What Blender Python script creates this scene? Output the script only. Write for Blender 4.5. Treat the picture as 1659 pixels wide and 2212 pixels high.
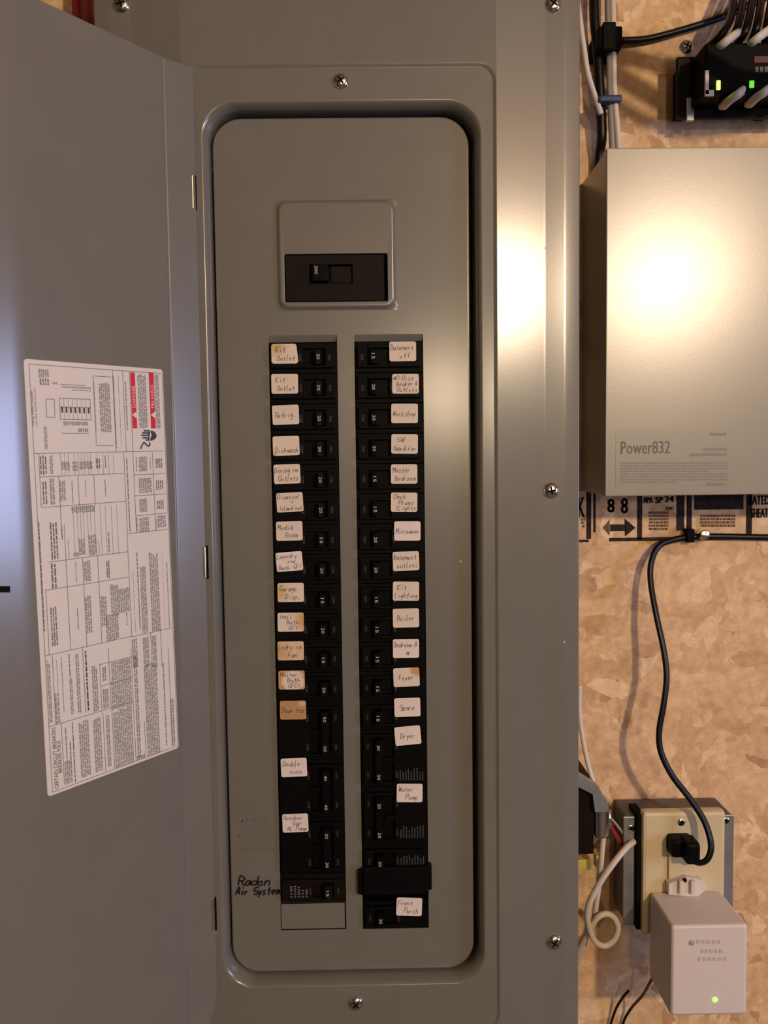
import bpy, bmesh, math, random
from mathutils import Vector, Matrix
random.seed(7)
for o in list(bpy.data.objects): bpy.data.objects.remove(o)
SC = bpy.context.scene; C = SC.collection
# ------------------------------------------------------------------ camera
ZC = 1.5; FPX = 1789.0; W, H = 1659.0, 2212.0
cp, sp = math.cos(-.06270), math.sin(-.06270)
cy, sy = math.cos(-.01057), math.sin(-.01057)
cr, sr = math.cos(.01289), math.sin(.01289)
ROT = Matrix(((cy,-sy,0),(sy,cy,0),(0,0,1))) @ Matrix(((1,0,0),(0,cp,-sp),(0,sp,cp))) @ Matrix(((cr,0,sr),(0,1,0),(-sr,0,cr)))
CAM = Vector((0, -.69826, ZC))
cd = bpy.data.cameras.new('camera'); cam = bpy.data.objects.new('camera', cd); C.objects.link(cam)
right, fwd, up = ROT.col[0], ROT.col[1], ROT.col[2]
m = Matrix((right, up, -fwd)).transposed().to_4x4(); m.translation = CAM
cam.matrix_world = m
cd.sensor_fit = 'VERTICAL'; cd.sensor_height = 36; cd.sensor_width = 27; cd.lens = 36*FPX/H
cd.clip_start = .02; cd.dof.use_dof = True; cd.dof.focus_distance = .70; cd.dof.aperture_fstop = 10
SC.camera = cam
# ------------------------------------------------------------------ light
wd = bpy.data.worlds.new('world'); SC.world = wd; wd.use_nodes = True
wd.node_tree.nodes['Background'].inputs[0].default_value = (.6,.62,.7,1); wd.node_tree.nodes['Background'].inputs[1].default_value = .05
def lamp(name, kind, loc, power, color, size, target=None, size_y=None):
    l = bpy.data.lights.new(name, kind); l.energy = power; l.color = color
    if kind == 'AREA':
        l.size = size
        if size_y: l.shape = 'RECTANGLE'; l.size_y = size_y
    else: l.shadow_soft_size = size
    o = bpy.data.objects.new(name, l); C.objects.link(o); o.location = loc
    if target is not None: o.rotation_euler = (Vector(target)-Vector(loc)).to_track_quat('-Z','Y').to_euler()
    return o
lamp('ceiling_bulb', 'POINT', (.935,-2.0,ZC+.565), 92, (1,.75,.50), .05)
lamp('far_bulb', 'POINT', (.34,-3.3,ZC+.31), 36, (1,.76,.50), .06)
lamp('window_light', 'AREA', (1.9,-1.05,ZC+.0), 14, (.50,.58,1), .42, (-.25,-.2,ZC), .62)
SC.view_settings.view_transform = 'Standard'; SC.view_settings.look = 'None'
SC.view_settings.exposure = 0.09; SC.view_settings.gamma = 1; SC.view_settings.use_curve_mapping = False

# ------------------------------------------------------------------ helpers
def ray(px, py): return ROT @ Vector(((px-W/2)/FPX, 1, -(py-H/2)/FPX))
def at(px, py, Y=0.0):
    d = ray(px, py); return CAM + d*((Y-CAM.y)/d.y)
def XX(px, py=1100, Y=0.0): return at(px, py, Y).x
def ZZ(py, px=750, Y=0.0): return at(px, py, Y).z
def proj(P):
    q = ROT.transposed() @ (Vector(P)-CAM); return (W/2+FPX*q.x/q.y, H/2-FPX*q.z/q.y)

def mat(name, col, rough=.5, metal=0, spec=.5, bump=0, bscale=200, emit=None, vary=0, vscale=20, coat=0):
    m = bpy.data.materials.new(name); m.use_nodes = True; nt = m.node_tree; b = nt.nodes['Principled BSDF']
    b.inputs['Base Color'].default_value = (*col,1); b.inputs['Roughness'].default_value = rough
    b.inputs['Metallic'].default_value = metal; b.inputs['Specular IOR Level'].default_value = spec
    b.inputs['Coat Weight'].default_value = coat; b.inputs['Coat Roughness'].default_value = .2
    tc = nt.nodes.new('ShaderNodeTexCoord')
    if bump:
        n = nt.nodes.new('ShaderNodeTexNoise'); n.inputs['Scale'].default_value = bscale; n.inputs['Detail'].default_value = 3
        bp = nt.nodes.new('ShaderNodeBump'); bp.inputs['Strength'].default_value = bump; bp.inputs['Distance'].default_value = .001
        nt.links.new(tc.outputs['Object'], n.inputs['Vector']); nt.links.new(n.outputs[0], bp.inputs['Height']); nt.links.new(bp.outputs[0], b.inputs['Normal'])
    if vary:
        n = nt.nodes.new('ShaderNodeTexNoise'); n.inputs['Scale'].default_value = vscale; n.inputs['Detail'].default_value = 4
        r = nt.nodes.new('ShaderNodeValToRGB'); e = r.color_ramp.elements
        e[0].position = .3; e[1].position = .7
        e[0].color = (*[c*(1-vary) for c in col],1); e[1].color = (*[min(1,c*(1+vary)) for c in col],1)
        nt.links.new(tc.outputs['Object'], n.inputs['Vector']); nt.links.new(n.outputs[0], r.inputs[0]); nt.links.new(r.outputs[0], b.inputs['Base Color'])
    if emit:
        b.inputs['Emission Color'].default_value = (*emit[0],1); b.inputs['Emission Strength'].default_value = emit[1]
    return m
M = {}
M['paint'] = mat('grey_enamel', (.165,.160,.144), .225, spec=.85, bump=.012, bscale=900, vary=.03, vscale=30)
M['beige_metal'] = mat('beige_enamel', (.29,.27,.225), .27, spec=.9, bump=.015, bscale=400, vary=.02)
M['black_plastic'] = mat('black_moulded_plastic', (.003,.003,.0033), .5, spec=.07, bump=.05, bscale=900)
M['black_rough'] = mat('black_matte_plastic', (.003,.003,.0035), .6, spec=.06)
M['brown_black'] = mat('dark_brown_bakelite', (.007,.005,.0042), .5, spec=.12, vary=.15)
M['chrome'] = mat('zinc_plated_steel', (.75,.74,.72), .16, metal=1)
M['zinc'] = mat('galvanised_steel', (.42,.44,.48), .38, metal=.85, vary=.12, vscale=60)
M['shaded_steel'] = mat('shade_darkened_steel', (.10,.09,.085), .5, metal=0, vary=.2, vscale=40)  # outlet box steel with its side's shade in the colour; reused for switch lettering
M['brass'] = mat('warm_plated_steel', (.85,.74,.5), .22, metal=1)
M['slot'] = mat('slot_black', (.004,.004,.004), .8, spec=.1)
M['ink'] = mat('ballpoint_ink', (.06,.05,.085), .5)
M['marker'] = mat('black_marker', (.012,.01,.02), .4)
M['pencil'] = mat('faded_marker', (.17,.165,.17), .5)
M['white_print'] = mat('white_printed_number', (.55,.55,.53), .5)
M['grey_print'] = mat('faint_moulded_lettering', (.07,.066,.062), .5)
M['sticker'] = mat('white_sticker_paper', (.70,.66,.63), .42)
M['print'] = mat('sticker_black_print', (.15,.14,.155), .5)
M['print_dark'] = mat('sticker_bold_print', (.045,.04,.06), .5)
M['print_light'] = mat('sticker_small_print', (.29,.27,.275), .5)
M['red_print'] = mat('sticker_red_print', (.62,.02,.03), .45)
M['beige_print'] = mat('alarm_box_grey_print', (.10,.095,.085), .5)
M['beige_print_light'] = mat('alarm_box_faint_print', (.21,.20,.17), .5)
M['beige_decal'] = mat('clear_label_film', (.235,.22,.18), .35, spec=.8)
M['stamp'] = mat('wood_stamp_ink', (.035,.022,.022), .8, spec=.1, vary=.5, vscale=300)
M['stamp_faint'] = mat('wood_stamp_faint_ink', (.15,.095,.06), .8, spec=.1, vary=.5, vscale=300)
M['ivory'] = mat('ivory_plastic', (.62,.52,.33), .35, vary=.02)
M['white_plastic'] = mat('white_plastic', (.66,.60,.57), .5)
M['white_cable'] = mat('white_cable_jacket', (.62,.55,.47), .45)
M['grey_cable'] = mat('grey_cable_jacket', (.28,.26,.26), .45)
M['black_cable'] = mat('black_cable_jacket', (.004,.004,.005), .35, spec=.3)
M['blue'] = mat('blue_tape', (.015,.03,.10), .5)
M['red_pipe'] = mat('red_plastic_pipe', (.22,.015,.012), .4)
M['red_wire'] = mat('red_wire_insulation', (.3,.02,.03), .4)
M['yellow'] = mat('yellow_wire_insulation', (.55,.42,.08), .4)
M['green_led'] = mat('green_led', (.1,.8,.1), .4, emit=((.12,1,.04), 5))
M['lime_led'] = mat('lime_led', (.3,.8,.1), .4, emit=((.35,1,.03), 9))
M['dim_led'] = mat('dim_green_led', (.1,.5,.1), .4, emit=((.15,.8,.03), .8))
M['red_plastic'] = mat('red_plastic', (.07,.006,.006), .5)
M['concrete'] = mat('basement_concrete', (.12,.115,.11), .85, vary=.15, vscale=3, bump=.3, bscale=40)
M['joist'] = mat('ceiling_board', (.22,.15,.09), .7, vary=.2, vscale=4)

def osb():
    m = bpy.data.materials.new('oriented_strand_board'); m.use_nodes = True; nt = m.node_tree; N = nt.nodes; Lk = nt.links.new
    b = N['Principled BSDF']; b.inputs['Roughness'].default_value = .62; b.inputs['Specular IOR Level'].default_value = .25
    tc = N.new('ShaderNodeTexCoord')
    warp = N.new('ShaderNodeTexNoise'); warp.inputs['Scale'].default_value = 75; warp.inputs['Detail'].default_value = 3
    Lk(tc.outputs['Object'], warp.inputs['Vector'])
    vm = N.new('ShaderNodeVectorMath'); vm.operation = 'MULTIPLY_ADD'; vm.inputs[1].default_value = (.015,)*3
    Lk(warp.outputs['Color'], vm.inputs[0]); Lk(tc.outputs['Object'], vm.inputs[2])
    prev = None
    specs = [(15,(44,1,20),.55),(-28,(24,1,62),.5),(48,(30,1,80),.62),(95,(36,1,95),.66),(5,(28,1,70),.72)]
    for k,(ang,sc,thr) in enumerate(specs):
        mp = N.new('ShaderNodeMapping'); mp.inputs['Rotation'].default_value = (0, math.radians(ang), 0)
        mp.inputs['Location'].default_value = (k*.37, 0, k*.21); Lk(vm.outputs[0], mp.inputs['Vector'])
        mp2 = N.new('ShaderNodeMapping'); mp2.inputs['Scale'].default_value = sc; Lk(mp.outputs[0], mp2.inputs['Vector'])
        v = N.new('ShaderNodeTexVoronoi'); v.inputs['Scale'].default_value = 1; Lk(mp2.outputs[0], v.inputs['Vector'])
        sep = N.new('ShaderNodeSeparateColor'); Lk(v.outputs['Color'], sep.inputs[0])
        rp = N.new('ShaderNodeValToRGB'); e = rp.color_ramp.elements
        e[0].color = (.46,.27,.14,1); e[1].color = (.82,.60,.37,1)
        for p,c in ((.05,(.55,.34,.18,1)),(.18,(.62,.40,.22,1)),(.6,(.68,.45,.255,1)),(.85,(.75,.51,.30,1))):
            q = rp.color_ramp.elements.new(p); q.color = c
        Lk(sep.outputs[0], rp.inputs[0])
        st = N.new('ShaderNodeMapping'); st.inputs['Scale'].default_value = (sc[0]*1.2,1,sc[2]*12); Lk(mp.outputs[0], st.inputs['Vector'])
        ns = N.new('ShaderNodeTexNoise'); ns.inputs['Scale'].default_value = 1; ns.inputs['Detail'].default_value = 2; Lk(st.outputs[0], ns.inputs['Vector'])
        sr_ = N.new('ShaderNodeMapRange'); sr_.inputs[3].default_value = .78; sr_.inputs[4].default_value = 1.2; Lk(ns.outputs[0], sr_.inputs[0])
        mu = N.new('ShaderNodeMix'); mu.data_type = 'RGBA'; mu.blend_type = 'MULTIPLY'; mu.inputs[0].default_value = 1
        Lk(rp.outputs[0], mu.inputs[6]); Lk(sr_.outputs[0], mu.inputs[7])
        if prev is None: prev = mu.outputs[2]; hprev = sep.outputs[0]
        else:
            gt = N.new('ShaderNodeMapRange'); gt.inputs[1].default_value = thr-.09; gt.inputs[2].default_value = thr+.09; Lk(sep.outputs[1], gt.inputs[0])
            mx = N.new('ShaderNodeMix'); mx.data_type = 'RGBA'; Lk(gt.outputs[0], mx.inputs[0]); Lk(prev, mx.inputs[6]); Lk(mu.outputs[2], mx.inputs[7])
            mh = N.new('ShaderNodeMix'); Lk(gt.outputs[0], mh.inputs[0]); Lk(hprev, mh.inputs[2]); Lk(sep.outputs[0], mh.inputs[3])
            prev = mx.outputs[2]; hprev = mh.outputs[0]
    fn = N.new('ShaderNodeTexNoise'); fn.inputs['Scale'].default_value = 130; fn.inputs['Detail'].default_value = 4; Lk(tc.outputs['Object'], fn.inputs['Vector'])
    fr = N.new('ShaderNodeMapRange'); fr.inputs[1].default_value = .3; fr.inputs[2].default_value = .7; fr.inputs[3].default_value = .86; fr.inputs[4].default_value = 1.12; Lk(fn.outputs[0], fr.inputs[0])
    fm = N.new('ShaderNodeMix'); fm.data_type = 'RGBA'; fm.blend_type = 'MULTIPLY'; fm.inputs[0].default_value = 1; Lk(prev, fm.inputs[6]); Lk(fr.outputs[0], fm.inputs[7]); prev = fm.outputs[2]
    Lk(prev, b.inputs['Base Color'])
    bp = N.new('ShaderNodeBump'); bp.inputs['Strength'].default_value = .35; bp.inputs['Distance'].default_value = .0012
    Lk(hprev, bp.inputs['Height']); Lk(bp.outputs[0], b.inputs['Normal'])
    return m
M['osb'] = osb()
def label_mat(name, base, stain, cen, rad, soft, invert=False):
    """paper label with a rust/coffee stain; object coords, metres about the label centre"""
    m = bpy.data.materials.new(name); m.use_nodes = True; nt = m.node_tree; N = nt.nodes; Lk = nt.links.new
    b = N['Principled BSDF']; b.inputs['Roughness'].default_value = .6; b.inputs['Specular IOR Level'].default_value = .3
    tc = N.new('ShaderNodeTexCoord'); mp = N.new('ShaderNodeMapping'); mp.inputs['Location'].default_value = (-cen[0],0,-cen[1]); Lk(tc.outputs['Object'], mp.inputs[0])
    ln = N.new('ShaderNodeVectorMath'); ln.operation = 'LENGTH'; Lk(mp.outputs[0], ln.inputs[0])
    nz = N.new('ShaderNodeTexNoise'); nz.inputs['Scale'].default_value = 260; nz.inputs['Detail'].default_value = 4; Lk(tc.outputs['Object'], nz.inputs['Vector'])
    ad = N.new('ShaderNodeMath'); ad.operation = 'MULTIPLY_ADD'; ad.inputs[1].default_value = .006; Lk(nz.outputs[0], ad.inputs[0]); Lk(ln.outputs['Value'], ad.inputs[2])
    mr = N.new('ShaderNodeMapRange'); mr.inputs[1].default_value = rad+.003-soft; mr.inputs[2].default_value = rad+.003+soft
    mr.inputs[3].default_value = 0 if invert else 1; mr.inputs[4].default_value = 1 if invert else 0; Lk(ad.outputs[0], mr.inputs[0])
    mx = N.new('ShaderNodeMix'); mx.data_type = 'RGBA'; mx.inputs[6].default_value = (*base,1); mx.inputs[7].default_value = (*stain,1)
    Lk(mr.outputs[0], mx.inputs[0]); Lk(mx.outputs[2], b.inputs['Base Color'])
    return m
PB = (.70,.61,.53)
LM = {
 'plain': label_mat('paper_label', PB, (.66,.57,.49), (.0,.004), .006, .006),
 'clean': label_mat('clean_paper_label', (.76,.67,.65), (.72,.64,.61), (.0,.004), .006, .006),
 'yellow_corner': label_mat('label_yellow_corner_stain', PB, (.60,.42,.2), (-.007,.006), .0075, .0035),
 'small_corner': label_mat('label_small_corner_stain', PB, (.62,.36,.15), (-.009,-.0075), .0012, .0015),
 'yellow_left': label_mat('label_yellow_left_stain', PB, (.60,.44,.22), (-.012,.0), .0085, .0045),
 'orange_right': label_mat('label_orange_right_stain', PB, (.58,.33,.14), (.014,.002), .009, .004),
 'orange_all': label_mat('label_orange_blotches', (.66,.50,.33), (.55,.32,.15), (-.010,-.002), .006, .006),
 'orange_ring': label_mat('label_orange_ring_stain', PB, (.55,.30,.12), (.001,-.001), .0092, .0012, True),
 'brown': label_mat('label_browned_paper', (.46,.27,.13), (.62,.48,.34), (.008,.0055), .002, .002),
 'orange_tr': label_mat('label_orange_top_right_stain', PB, (.55,.31,.14), (.009,.0065), .0055, .0015),
}

def link(name, me, material=None, parent=None, smooth=False):
    o = bpy.data.objects.new(name, me); C.objects.link(o)
    if material is not None: me.materials.append(M[material] if isinstance(material, str) else material)
    if smooth:
        for p in me.polygons: p.use_smooth = True
    if parent is not None:
        o.parent = parent; o.matrix_parent_inverse = parent.matrix_world.inverted() if parent.type != 'EMPTY' else Matrix.Translation(-parent.location)
    return o
def tag(o, label=None, cat=None, group=None, kind=None):
    if label: o['label'] = label
    if cat: o['category'] = cat
    if group: o['group'] = group
    if kind: o['kind'] = kind
    return o
def empty(name, loc, label, cat, group=None):
    o = bpy.data.objects.new(name, None); C.objects.link(o); o.location = loc; o.empty_display_size = .02
    return tag(o, label, cat, group)
class MB:
    def __init__(s): s.v = []; s.f = []
    def add(s, vs, fs):
        n = len(s.v); s.v += [tuple(v) for v in vs]; s.f += [tuple(i+n for i in f) for f in fs]; return s
    def box(s, a, b, bev=0):
        x0,x1 = sorted((a[0],b[0])); y0,y1 = sorted((a[1],b[1])); z0,z1 = sorted((a[2],b[2]))
        if not bev:
            v = [(x,y,z) for x in (x0,x1) for y in (y0,y1) for z in (z0,z1)]
            return s.add(v, [(0,1,3,2),(4,6,7,5),(0,4,5,1),(2,3,7,6),(0,2,6,4),(1,5,7,3)])
        bm = bmesh.new(); bmesh.ops.create_cube(bm, size=1)
        for q in bm.verts: q.co = ((x0+x1)/2+q.co.x*(x1-x0), (y0+y1)/2+q.co.y*(y1-y0), (z0+z1)/2+q.co.z*(z1-z0))
        bmesh.ops.bevel(bm, geom=bm.edges[:], offset=bev, segments=2, affect='EDGES', profile=.6)
        bm.verts.index_update(); s.add([q.co.copy() for q in bm.verts], [[q.index for q in f.verts] for f in bm.faces]); bm.free(); return s
    def quad(s, a, b, c, d): return s.add([a,b,c,d], [(0,1,2,3)])
    def prism(s, pts, y0, y1):
        """polygon in X,Z extruded along Y"""
        n = len(pts); v = [(p[0],y0,p[1]) for p in pts]+[(p[0],y1,p[1]) for p in pts]
        return s.add(v, [tuple(range(n)), tuple(range(2*n-1,n-1,-1))]+[(i,(i+1)%n,(i+1)%n+n,i+n) for i in range(n)])
    def tube(s, pts, r, n=10, cap=True, flat=1.0):
        pts = [Vector(p) for p in pts]; k = len(pts); rings = []; ref = None
        for i,p in enumerate(pts):
            t = (pts[min(i+1,k-1)]-pts[max(i-1,0)]).normalized()
            if ref is None: ref = t.cross(Vector((0,1,0)) if abs(t.y) < .9 else Vector((0,0,1))).normalized()
            ref = (ref - t*ref.dot(t)).normalized(); b = t.cross(ref)
            rr = r[i] if isinstance(r,(list,tuple)) else r
            rings.append([p+ref*(math.cos(a)*rr)+b*(math.sin(a)*rr*flat) for a in [2*math.pi*j/n for j in range(n)]])
        v = [q for R in rings for q in R]
        f = [(i*n+j, i*n+(j+1)%n, (i+1)*n+(j+1)%n, (i+1)*n+j) for i in range(k-1) for j in range(n)]
        if cap: f += [tuple(range(n-1,-1,-1)), tuple(range((k-1)*n, k*n))]
        return s.add(v, f)
    def lathe(s, prof, cen, axis=(0,-1,0), n=20):
        """prof: (radius, height along axis)"""
        ax = Vector(axis).normalized(); u = ax.orthogonal().normalized(); w = ax.cross(u); cen = Vector(cen)
        v = [cen+ax*h+(u*math.cos(2*math.pi*j/n)+w*math.sin(2*math.pi*j/n))*r for r,h in prof for j in range(n)]
        k = len(prof); f = [(i*n+j, i*n+(j+1)%n, (i+1)*n+(j+1)%n, (i+1)*n+j) for i in range(k-1) for j in range(n)]
        f += [tuple(range(n-1,-1,-1)), tuple(range((k-1)*n, k*n))]
        return s.add(v, f)
    def build(s, name, material, parent=None, smooth=False, label=None, origin=None):
        me = bpy.data.meshes.new(name)
        vs = s.v
        if origin is not None: vs = [tuple(Vector(v)-Vector(origin)) for v in vs]
        me.from_pydata(vs, [], s.f); me.update()
        bm = bmesh.new(); bm.from_mesh(me); bmesh.ops.recalc_face_normals(bm, faces=bm.faces[:]); bm.to_mesh(me); bm.free()
        if origin is not None:
            o = bpy.data.objects.new(name, me); C.objects.link(o); me.materials.append(M[material] if isinstance(material,str) else material)
            o.location = Vector(origin)
            if parent is not None:
                o.parent = parent; o.matrix_parent_inverse = Matrix.Translation(-parent.location)
            if smooth:
                for p in me.polygons: p.use_smooth = True
        else: o = link(name, me, material, parent, smooth)
        if label: o['label'] = label
        if any(w in name for w in ('lettering','_print','handwriting','_writing','ruled','amp_number')): o['kind'] = 'stuff'
        return o
def smooth_by_angle(o, deg=40):
    me = o.data
    for p in me.polygons: p.use_smooth = True
    me.update()
    try: me.set_sharp_from_angle(angle=math.radians(deg))
    except Exception: pass
    wn = o.modifiers.new('weighted_normals', 'WEIGHTED_NORMAL'); wn.weight = 100; wn.keep_sharp = True; wn.mode = 'FACE_AREA'
def spline(pts, n=8):
    P = [Vector(p) for p in pts]; out = []
    for i in range(len(P)-1):
        a = P[max(i-1,0)]; b = P[i]; c = P[i+1]; d = P[min(i+2,len(P)-1)]
        for k in range(n):
            t = k/n; out.append(.5*((2*b)+(c-a)*t+(2*a-5*b+4*c-d)*t*t+(3*b-a-3*c+d)*t**3))
    return out+[P[-1]]
def wire(pts, n=8): return spline([at(*p) for p in pts], n)
# printed text (built-in font), cached as 2-D polygons
_tc = {}
def glyphs(s):
    if s not in _tc:
        c = bpy.data.curves.new('t','FONT'); c.body = s; c.size = 1; c.resolution_u = 2
        o = bpy.data.objects.new('t', c); C.objects.link(o); bpy.context.view_layer.update()
        me = bpy.data.meshes.new_from_object(o.evaluated_get(bpy.context.evaluated_depsgraph_get()))
        _tc[s] = ([(v.co.x, v.co.y) for v in me.vertices], [tuple(p.vertices) for p in me.polygons])
        bpy.data.objects.remove(o); bpy.data.curves.remove(c); bpy.data.meshes.remove(me)
    return _tc[s]
def text(mb, s, org, ax, upv, h, w=None):
    """h = cap height, w = total width (fitted), org = centre"""
    v, f = glyphs(s); x0 = min(p[0] for p in v); x1 = max(p[0] for p in v); y0 = 0; y1 = .7
    sx = (w/(x1-x0)) if w else h/.7; ax = Vector(ax); upv = Vector(upv); org = Vector(org)
    mb.add([org+ax*((p[0]-(x0+x1)/2)*sx)+upv*((p[1]-.35)*h/.7) for p in v], f)
# handwriting: stroke font, two digits per point (x,y), baseline 2, x-height 5, cap 8, descender 0
HW = {'A':'02 28 42|14 34','B':'02 08 27 36 25 05|25 44 33 12 02','C':'47 28 06 04 12 43','D':'02 08 37 45 33 02','F':'02 08 48|05 35',
'G':'47 28 05 13 32 44 24','H':'02 08|42 48|05 45','I':'22 28','K':'02 08|48 05 42','L':'08 02 42','M':'02 08 24 48 42','O':'28 06 04 22 44 46 28',
'P':'02 08 38 46 35 05','R':'02 08 37 46 25 05|25 42','S':'47 28 07 05 45 43 22 03','U':'08 03 22 43 48','W':'08 12 26 32 48','E':'48 08 02 42|05 35',
'T':'08 48|28 22','N':'02 08 42 48','a':'35 15 03 12 33 35 42','b':'08 02 32 44 25 04','c':'35 15 03 12 32','d':'48 42|44 25 04 12 43','e':'03 34 25 04 12 32',
'f':'38 27 22|05 35','g':'35 15 03 23 35 30 10','h':'08 02|04 25 34 32','i':'25 22|17 27','k':'08 02|35 04 32','l':'18 12 22','m':'02 05 25 22|24 45 42','n':'05 02|04 25 34 32',
'o':'25 04 12 33 25','p':'05 00|04 25 34 22 03','q':'35 15 03 23 35 30','r':'05 02|04 25 35','s':'35 15 14 33 22 02','t':'27 22 32|05 35','u':'05 03 22 33 35 32','v':'05 22 35',
'w':'05 12 24 32 45','x':'05 32|35 02','y':'05 13 33|35 10','z':'05 35 02 32','.':'12 22 23','+':'24 26|15 35','-':'14 34','#':'12 17|32 37|04 44|05 45','/':'02 38',
'0':'28 06 04 22 44 46 28','1':'17 28 22','4':'38 04 44|38 32','8':'28 07 44 22 04 47 28','(':'38 15 32','1':'17 28 22',')':'18 35 12'}
def handwrite(mb, s, org, ax, upv, h, width=None, lw=.0004, slant=.18, adv=5.2, rng=random):
    if not s: return
    ax = Vector(ax); upv = Vector(upv); org = Vector(org); u = h/6
    tot = len(s)*adv; kx = (width/(tot*u)) if width else 1
    for i,ch in enumerate(s):
        g = HW.get(ch)
        if not g: continue
        dy = rng.uniform(-.35,.35); sc = rng.uniform(.9,1.12)
        for st in g.split('|'):
            P = []
            for q in st.split():
                x = int(q[0])*sc+rng.uniform(-.22,.22); y = (int(q[1])-2)*sc+rng.uniform(-.22,.22)+dy
                P.append(Vector(((i*adv+x-tot/2)*u*kx+slant*y*u, (y-3)*u, 0)))
            if len(P) > 2: P = spline(P, 3)
            vs = []
            for k,p in enumerate(P):
                t = (P[min(k+1,len(P)-1)]-P[max(k-1,0)]); t = t.normalized() if t.length > 1e-9 else Vector((1,0,0))
                nn = Vector((-t.y,t.x,0))*lw/2
                vs += [p+nn, p-nn]
            mb.add([org+ax*q.x+upv*q.y for q in vs], [(2*k,2*k+1,2*k+3,2*k+2) for k in range(len(P)-1)])
AX, UP = Vector((1,0,0)), Vector((0,0,1))
def marks(mb, x0, y0, x1, y1, Y, word=(3,8), gap=2.2, seed=1):
    rg_ = random.Random(seed); x = x0
    while x < x1-1:
        l = min(rg_.uniform(*word), x1-x); j = rg_.uniform(-.6,.6); a, b = at(x,y0+j,Y), at(x+l,y1+j,Y)
        mb.quad((a.x,Y,b.z),(b.x,Y,b.z),(b.x,Y,a.z),(a.x,Y,a.z)); x += l+gap
def rr(x0, x1, z0, z1, r, n=8):
    out = []
    for cx, cz, a0 in ((x1-r,z1-r,0),(x0+r,z1-r,90),(x0+r,z0+r,180),(x1-r,z0+r,270)):
        for k in range(n+1):
            a = math.radians(a0+90*k/n); out.append((cx+r*math.cos(a), cz+r*math.sin(a)))
    return out
def loops(mb, L):
    """L: list of (pts2d, Y) with equal counts"""
    n = len(L[0][0]); v = [(p[0],Y,p[1]) for pts,Y in L for p in pts]
    mb.add(v, [(i*n+j, i*n+(j+1)%n, (i+1)*n+(j+1)%n, (i+1)*n+j) for i in range(len(L)-1) for j in range(n)])

# ------------------------------------------------------------------ the room
WY = .090                                            # front face of the strand board wall
RX0, RX1, RY0, RZ1 = -2.2, 2.4, -4.2, 2.45
def slab(name, a, b, material, label=None):
    o = MB().box(a, b).build(name, material); tag(o, kind='structure')
    if label: o['label'] = label
    return o
wall_back = slab('wall_back', (RX0,WY,0), (RX1,WY+.02,RZ1), 'osb', 'orange-brown oriented strand board wall behind the electrical panel')
slab('floor', (RX0,RY0,-.05), (RX1,WY+.02,0), 'concrete'); slab('ceiling', (RX0,RY0,RZ1), (RX1,WY+.02,RZ1+.05), 'joist')
slab('wall_left', (RX0-.05,RY0,0), (RX0,WY+.02,RZ1), 'concrete'); slab('wall_right', (RX1,RY0,0), (RX1+.05,WY+.02,RZ1), 'concrete')
slab('wall_front', (RX0,RY0-.05,0), (RX1,RY0,RZ1), 'concrete')

# ------------------------------------------------------------------ electrical panel
CY = -.012                                           # door seat face
SX0, SX1 = XX(441,1100,CY)-.006, XX(1068,1100,CY)
SZ0, SZ1 = ZZ(2212,800,CY)-.004, ZZ(147,750,CY)
OX0, OX1 = XX(456,1100,CY), XX(1043,1100,CY)
OZ0, OZ1 = ZZ(2130,750,CY), ZZ(217,750,CY)
EX0, EX1 = XX(205,50,-.004), XX(1250,1100,-.004); EZ0, EZ1 = ZC-.57, ZC+.41
panel = empty('electrical_panel', (0,WY,EZ0), 'tall grey electrical panel with open door, two columns of black breakers and handwritten labels', 'electrical panel')
F1 = XX(1179,1100,-.012); F2 = XX(1221,1100,-.010)
d1, d2 = EX1-F1, EX1-F2
t1, t2, t3 = math.tan(math.radians(7.0)), math.tan(math.radians(1.3)), math.tan(math.radians(8.5))
Y0 = CY-.0014; Y1 = Y0+(F1-SX1-.003)*t1; Y2 = Y1+(F2-F1)*t2; Y3 = Y2+(EX1-F2)*t3
mb = MB(); L = []
r0 = .027
for ins, y in ((.0046,.011),(.0044,.0),(.0040,-.004),(.0031,-.0078),(.0019,-.0103),(.0008,-.0116),(0,CY)):
    L.append((rr(OX0+ins,OX1-ins,OZ0+ins,OZ1-ins,r0-ins*.4), y))
L.append((rr(OX0-.0008,OX1+.0008,OZ0-.0008,OZ1+.0008,r0), CY))
L.append((rr(SX0,SX1,SZ0,SZ1,.012), CY)); L.append((rr(SX0-.0006,SX1+.0006,SZ0-.0006,SZ1+.0006,.0125), CY-.0002))
L.append((rr(SX0-.0022,SX1+.0022,SZ0-.0022,SZ1+.0022,.0137), Y0+.0002)); L.append((rr(SX0-.0028,SX1+.0028,SZ0-.0028,SZ1+.0028,.014), Y0))
VX0, VX1, VZ0, VZ1 = SX0-.0030, SX1+.0030, SZ0-.0030, SZ1+.0030
L.append((rr(VX0,VX1,VZ0,VZ1,1e-6), Y0))
gx = [(0,Y0),(F1-.0012-VX1,Y1-.0012*t1),(F1+.0012-VX1,Y1+.0012*t2),(F2-.0012-VX1,Y2-.0012*t2),(F2+.0012-VX1,Y2+.0012*t3),(EX1-.001-VX1,Y3-.001*t3),(EX1-.0003-VX1,Y3+.0003),(EX1-VX1,Y3+.001),(EX1-VX1,Y3+.006)]
for sgn, xo, sc_ in ((1,VX1,1),(-1,VX0,(VX0-EX0)/(EX1-VX1))):
    v_ = [(xo+sgn*g_[0]*sc_, g_[1], z_) for g_ in gx for z_ in (EZ0,EZ1)]
    mb.add(v_, [(2*k,2*k+2,2*k+3,2*k+1) for k in range(len(gx)-1)])
    for z_ in (EZ0,EZ1):
        mb.add([(xo+sgn*g_[0]*sc_, g_[1], z_) for g_ in gx]+[(xo,Y3+.006,z_)], [tuple(range(len(gx)+1))])
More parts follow.
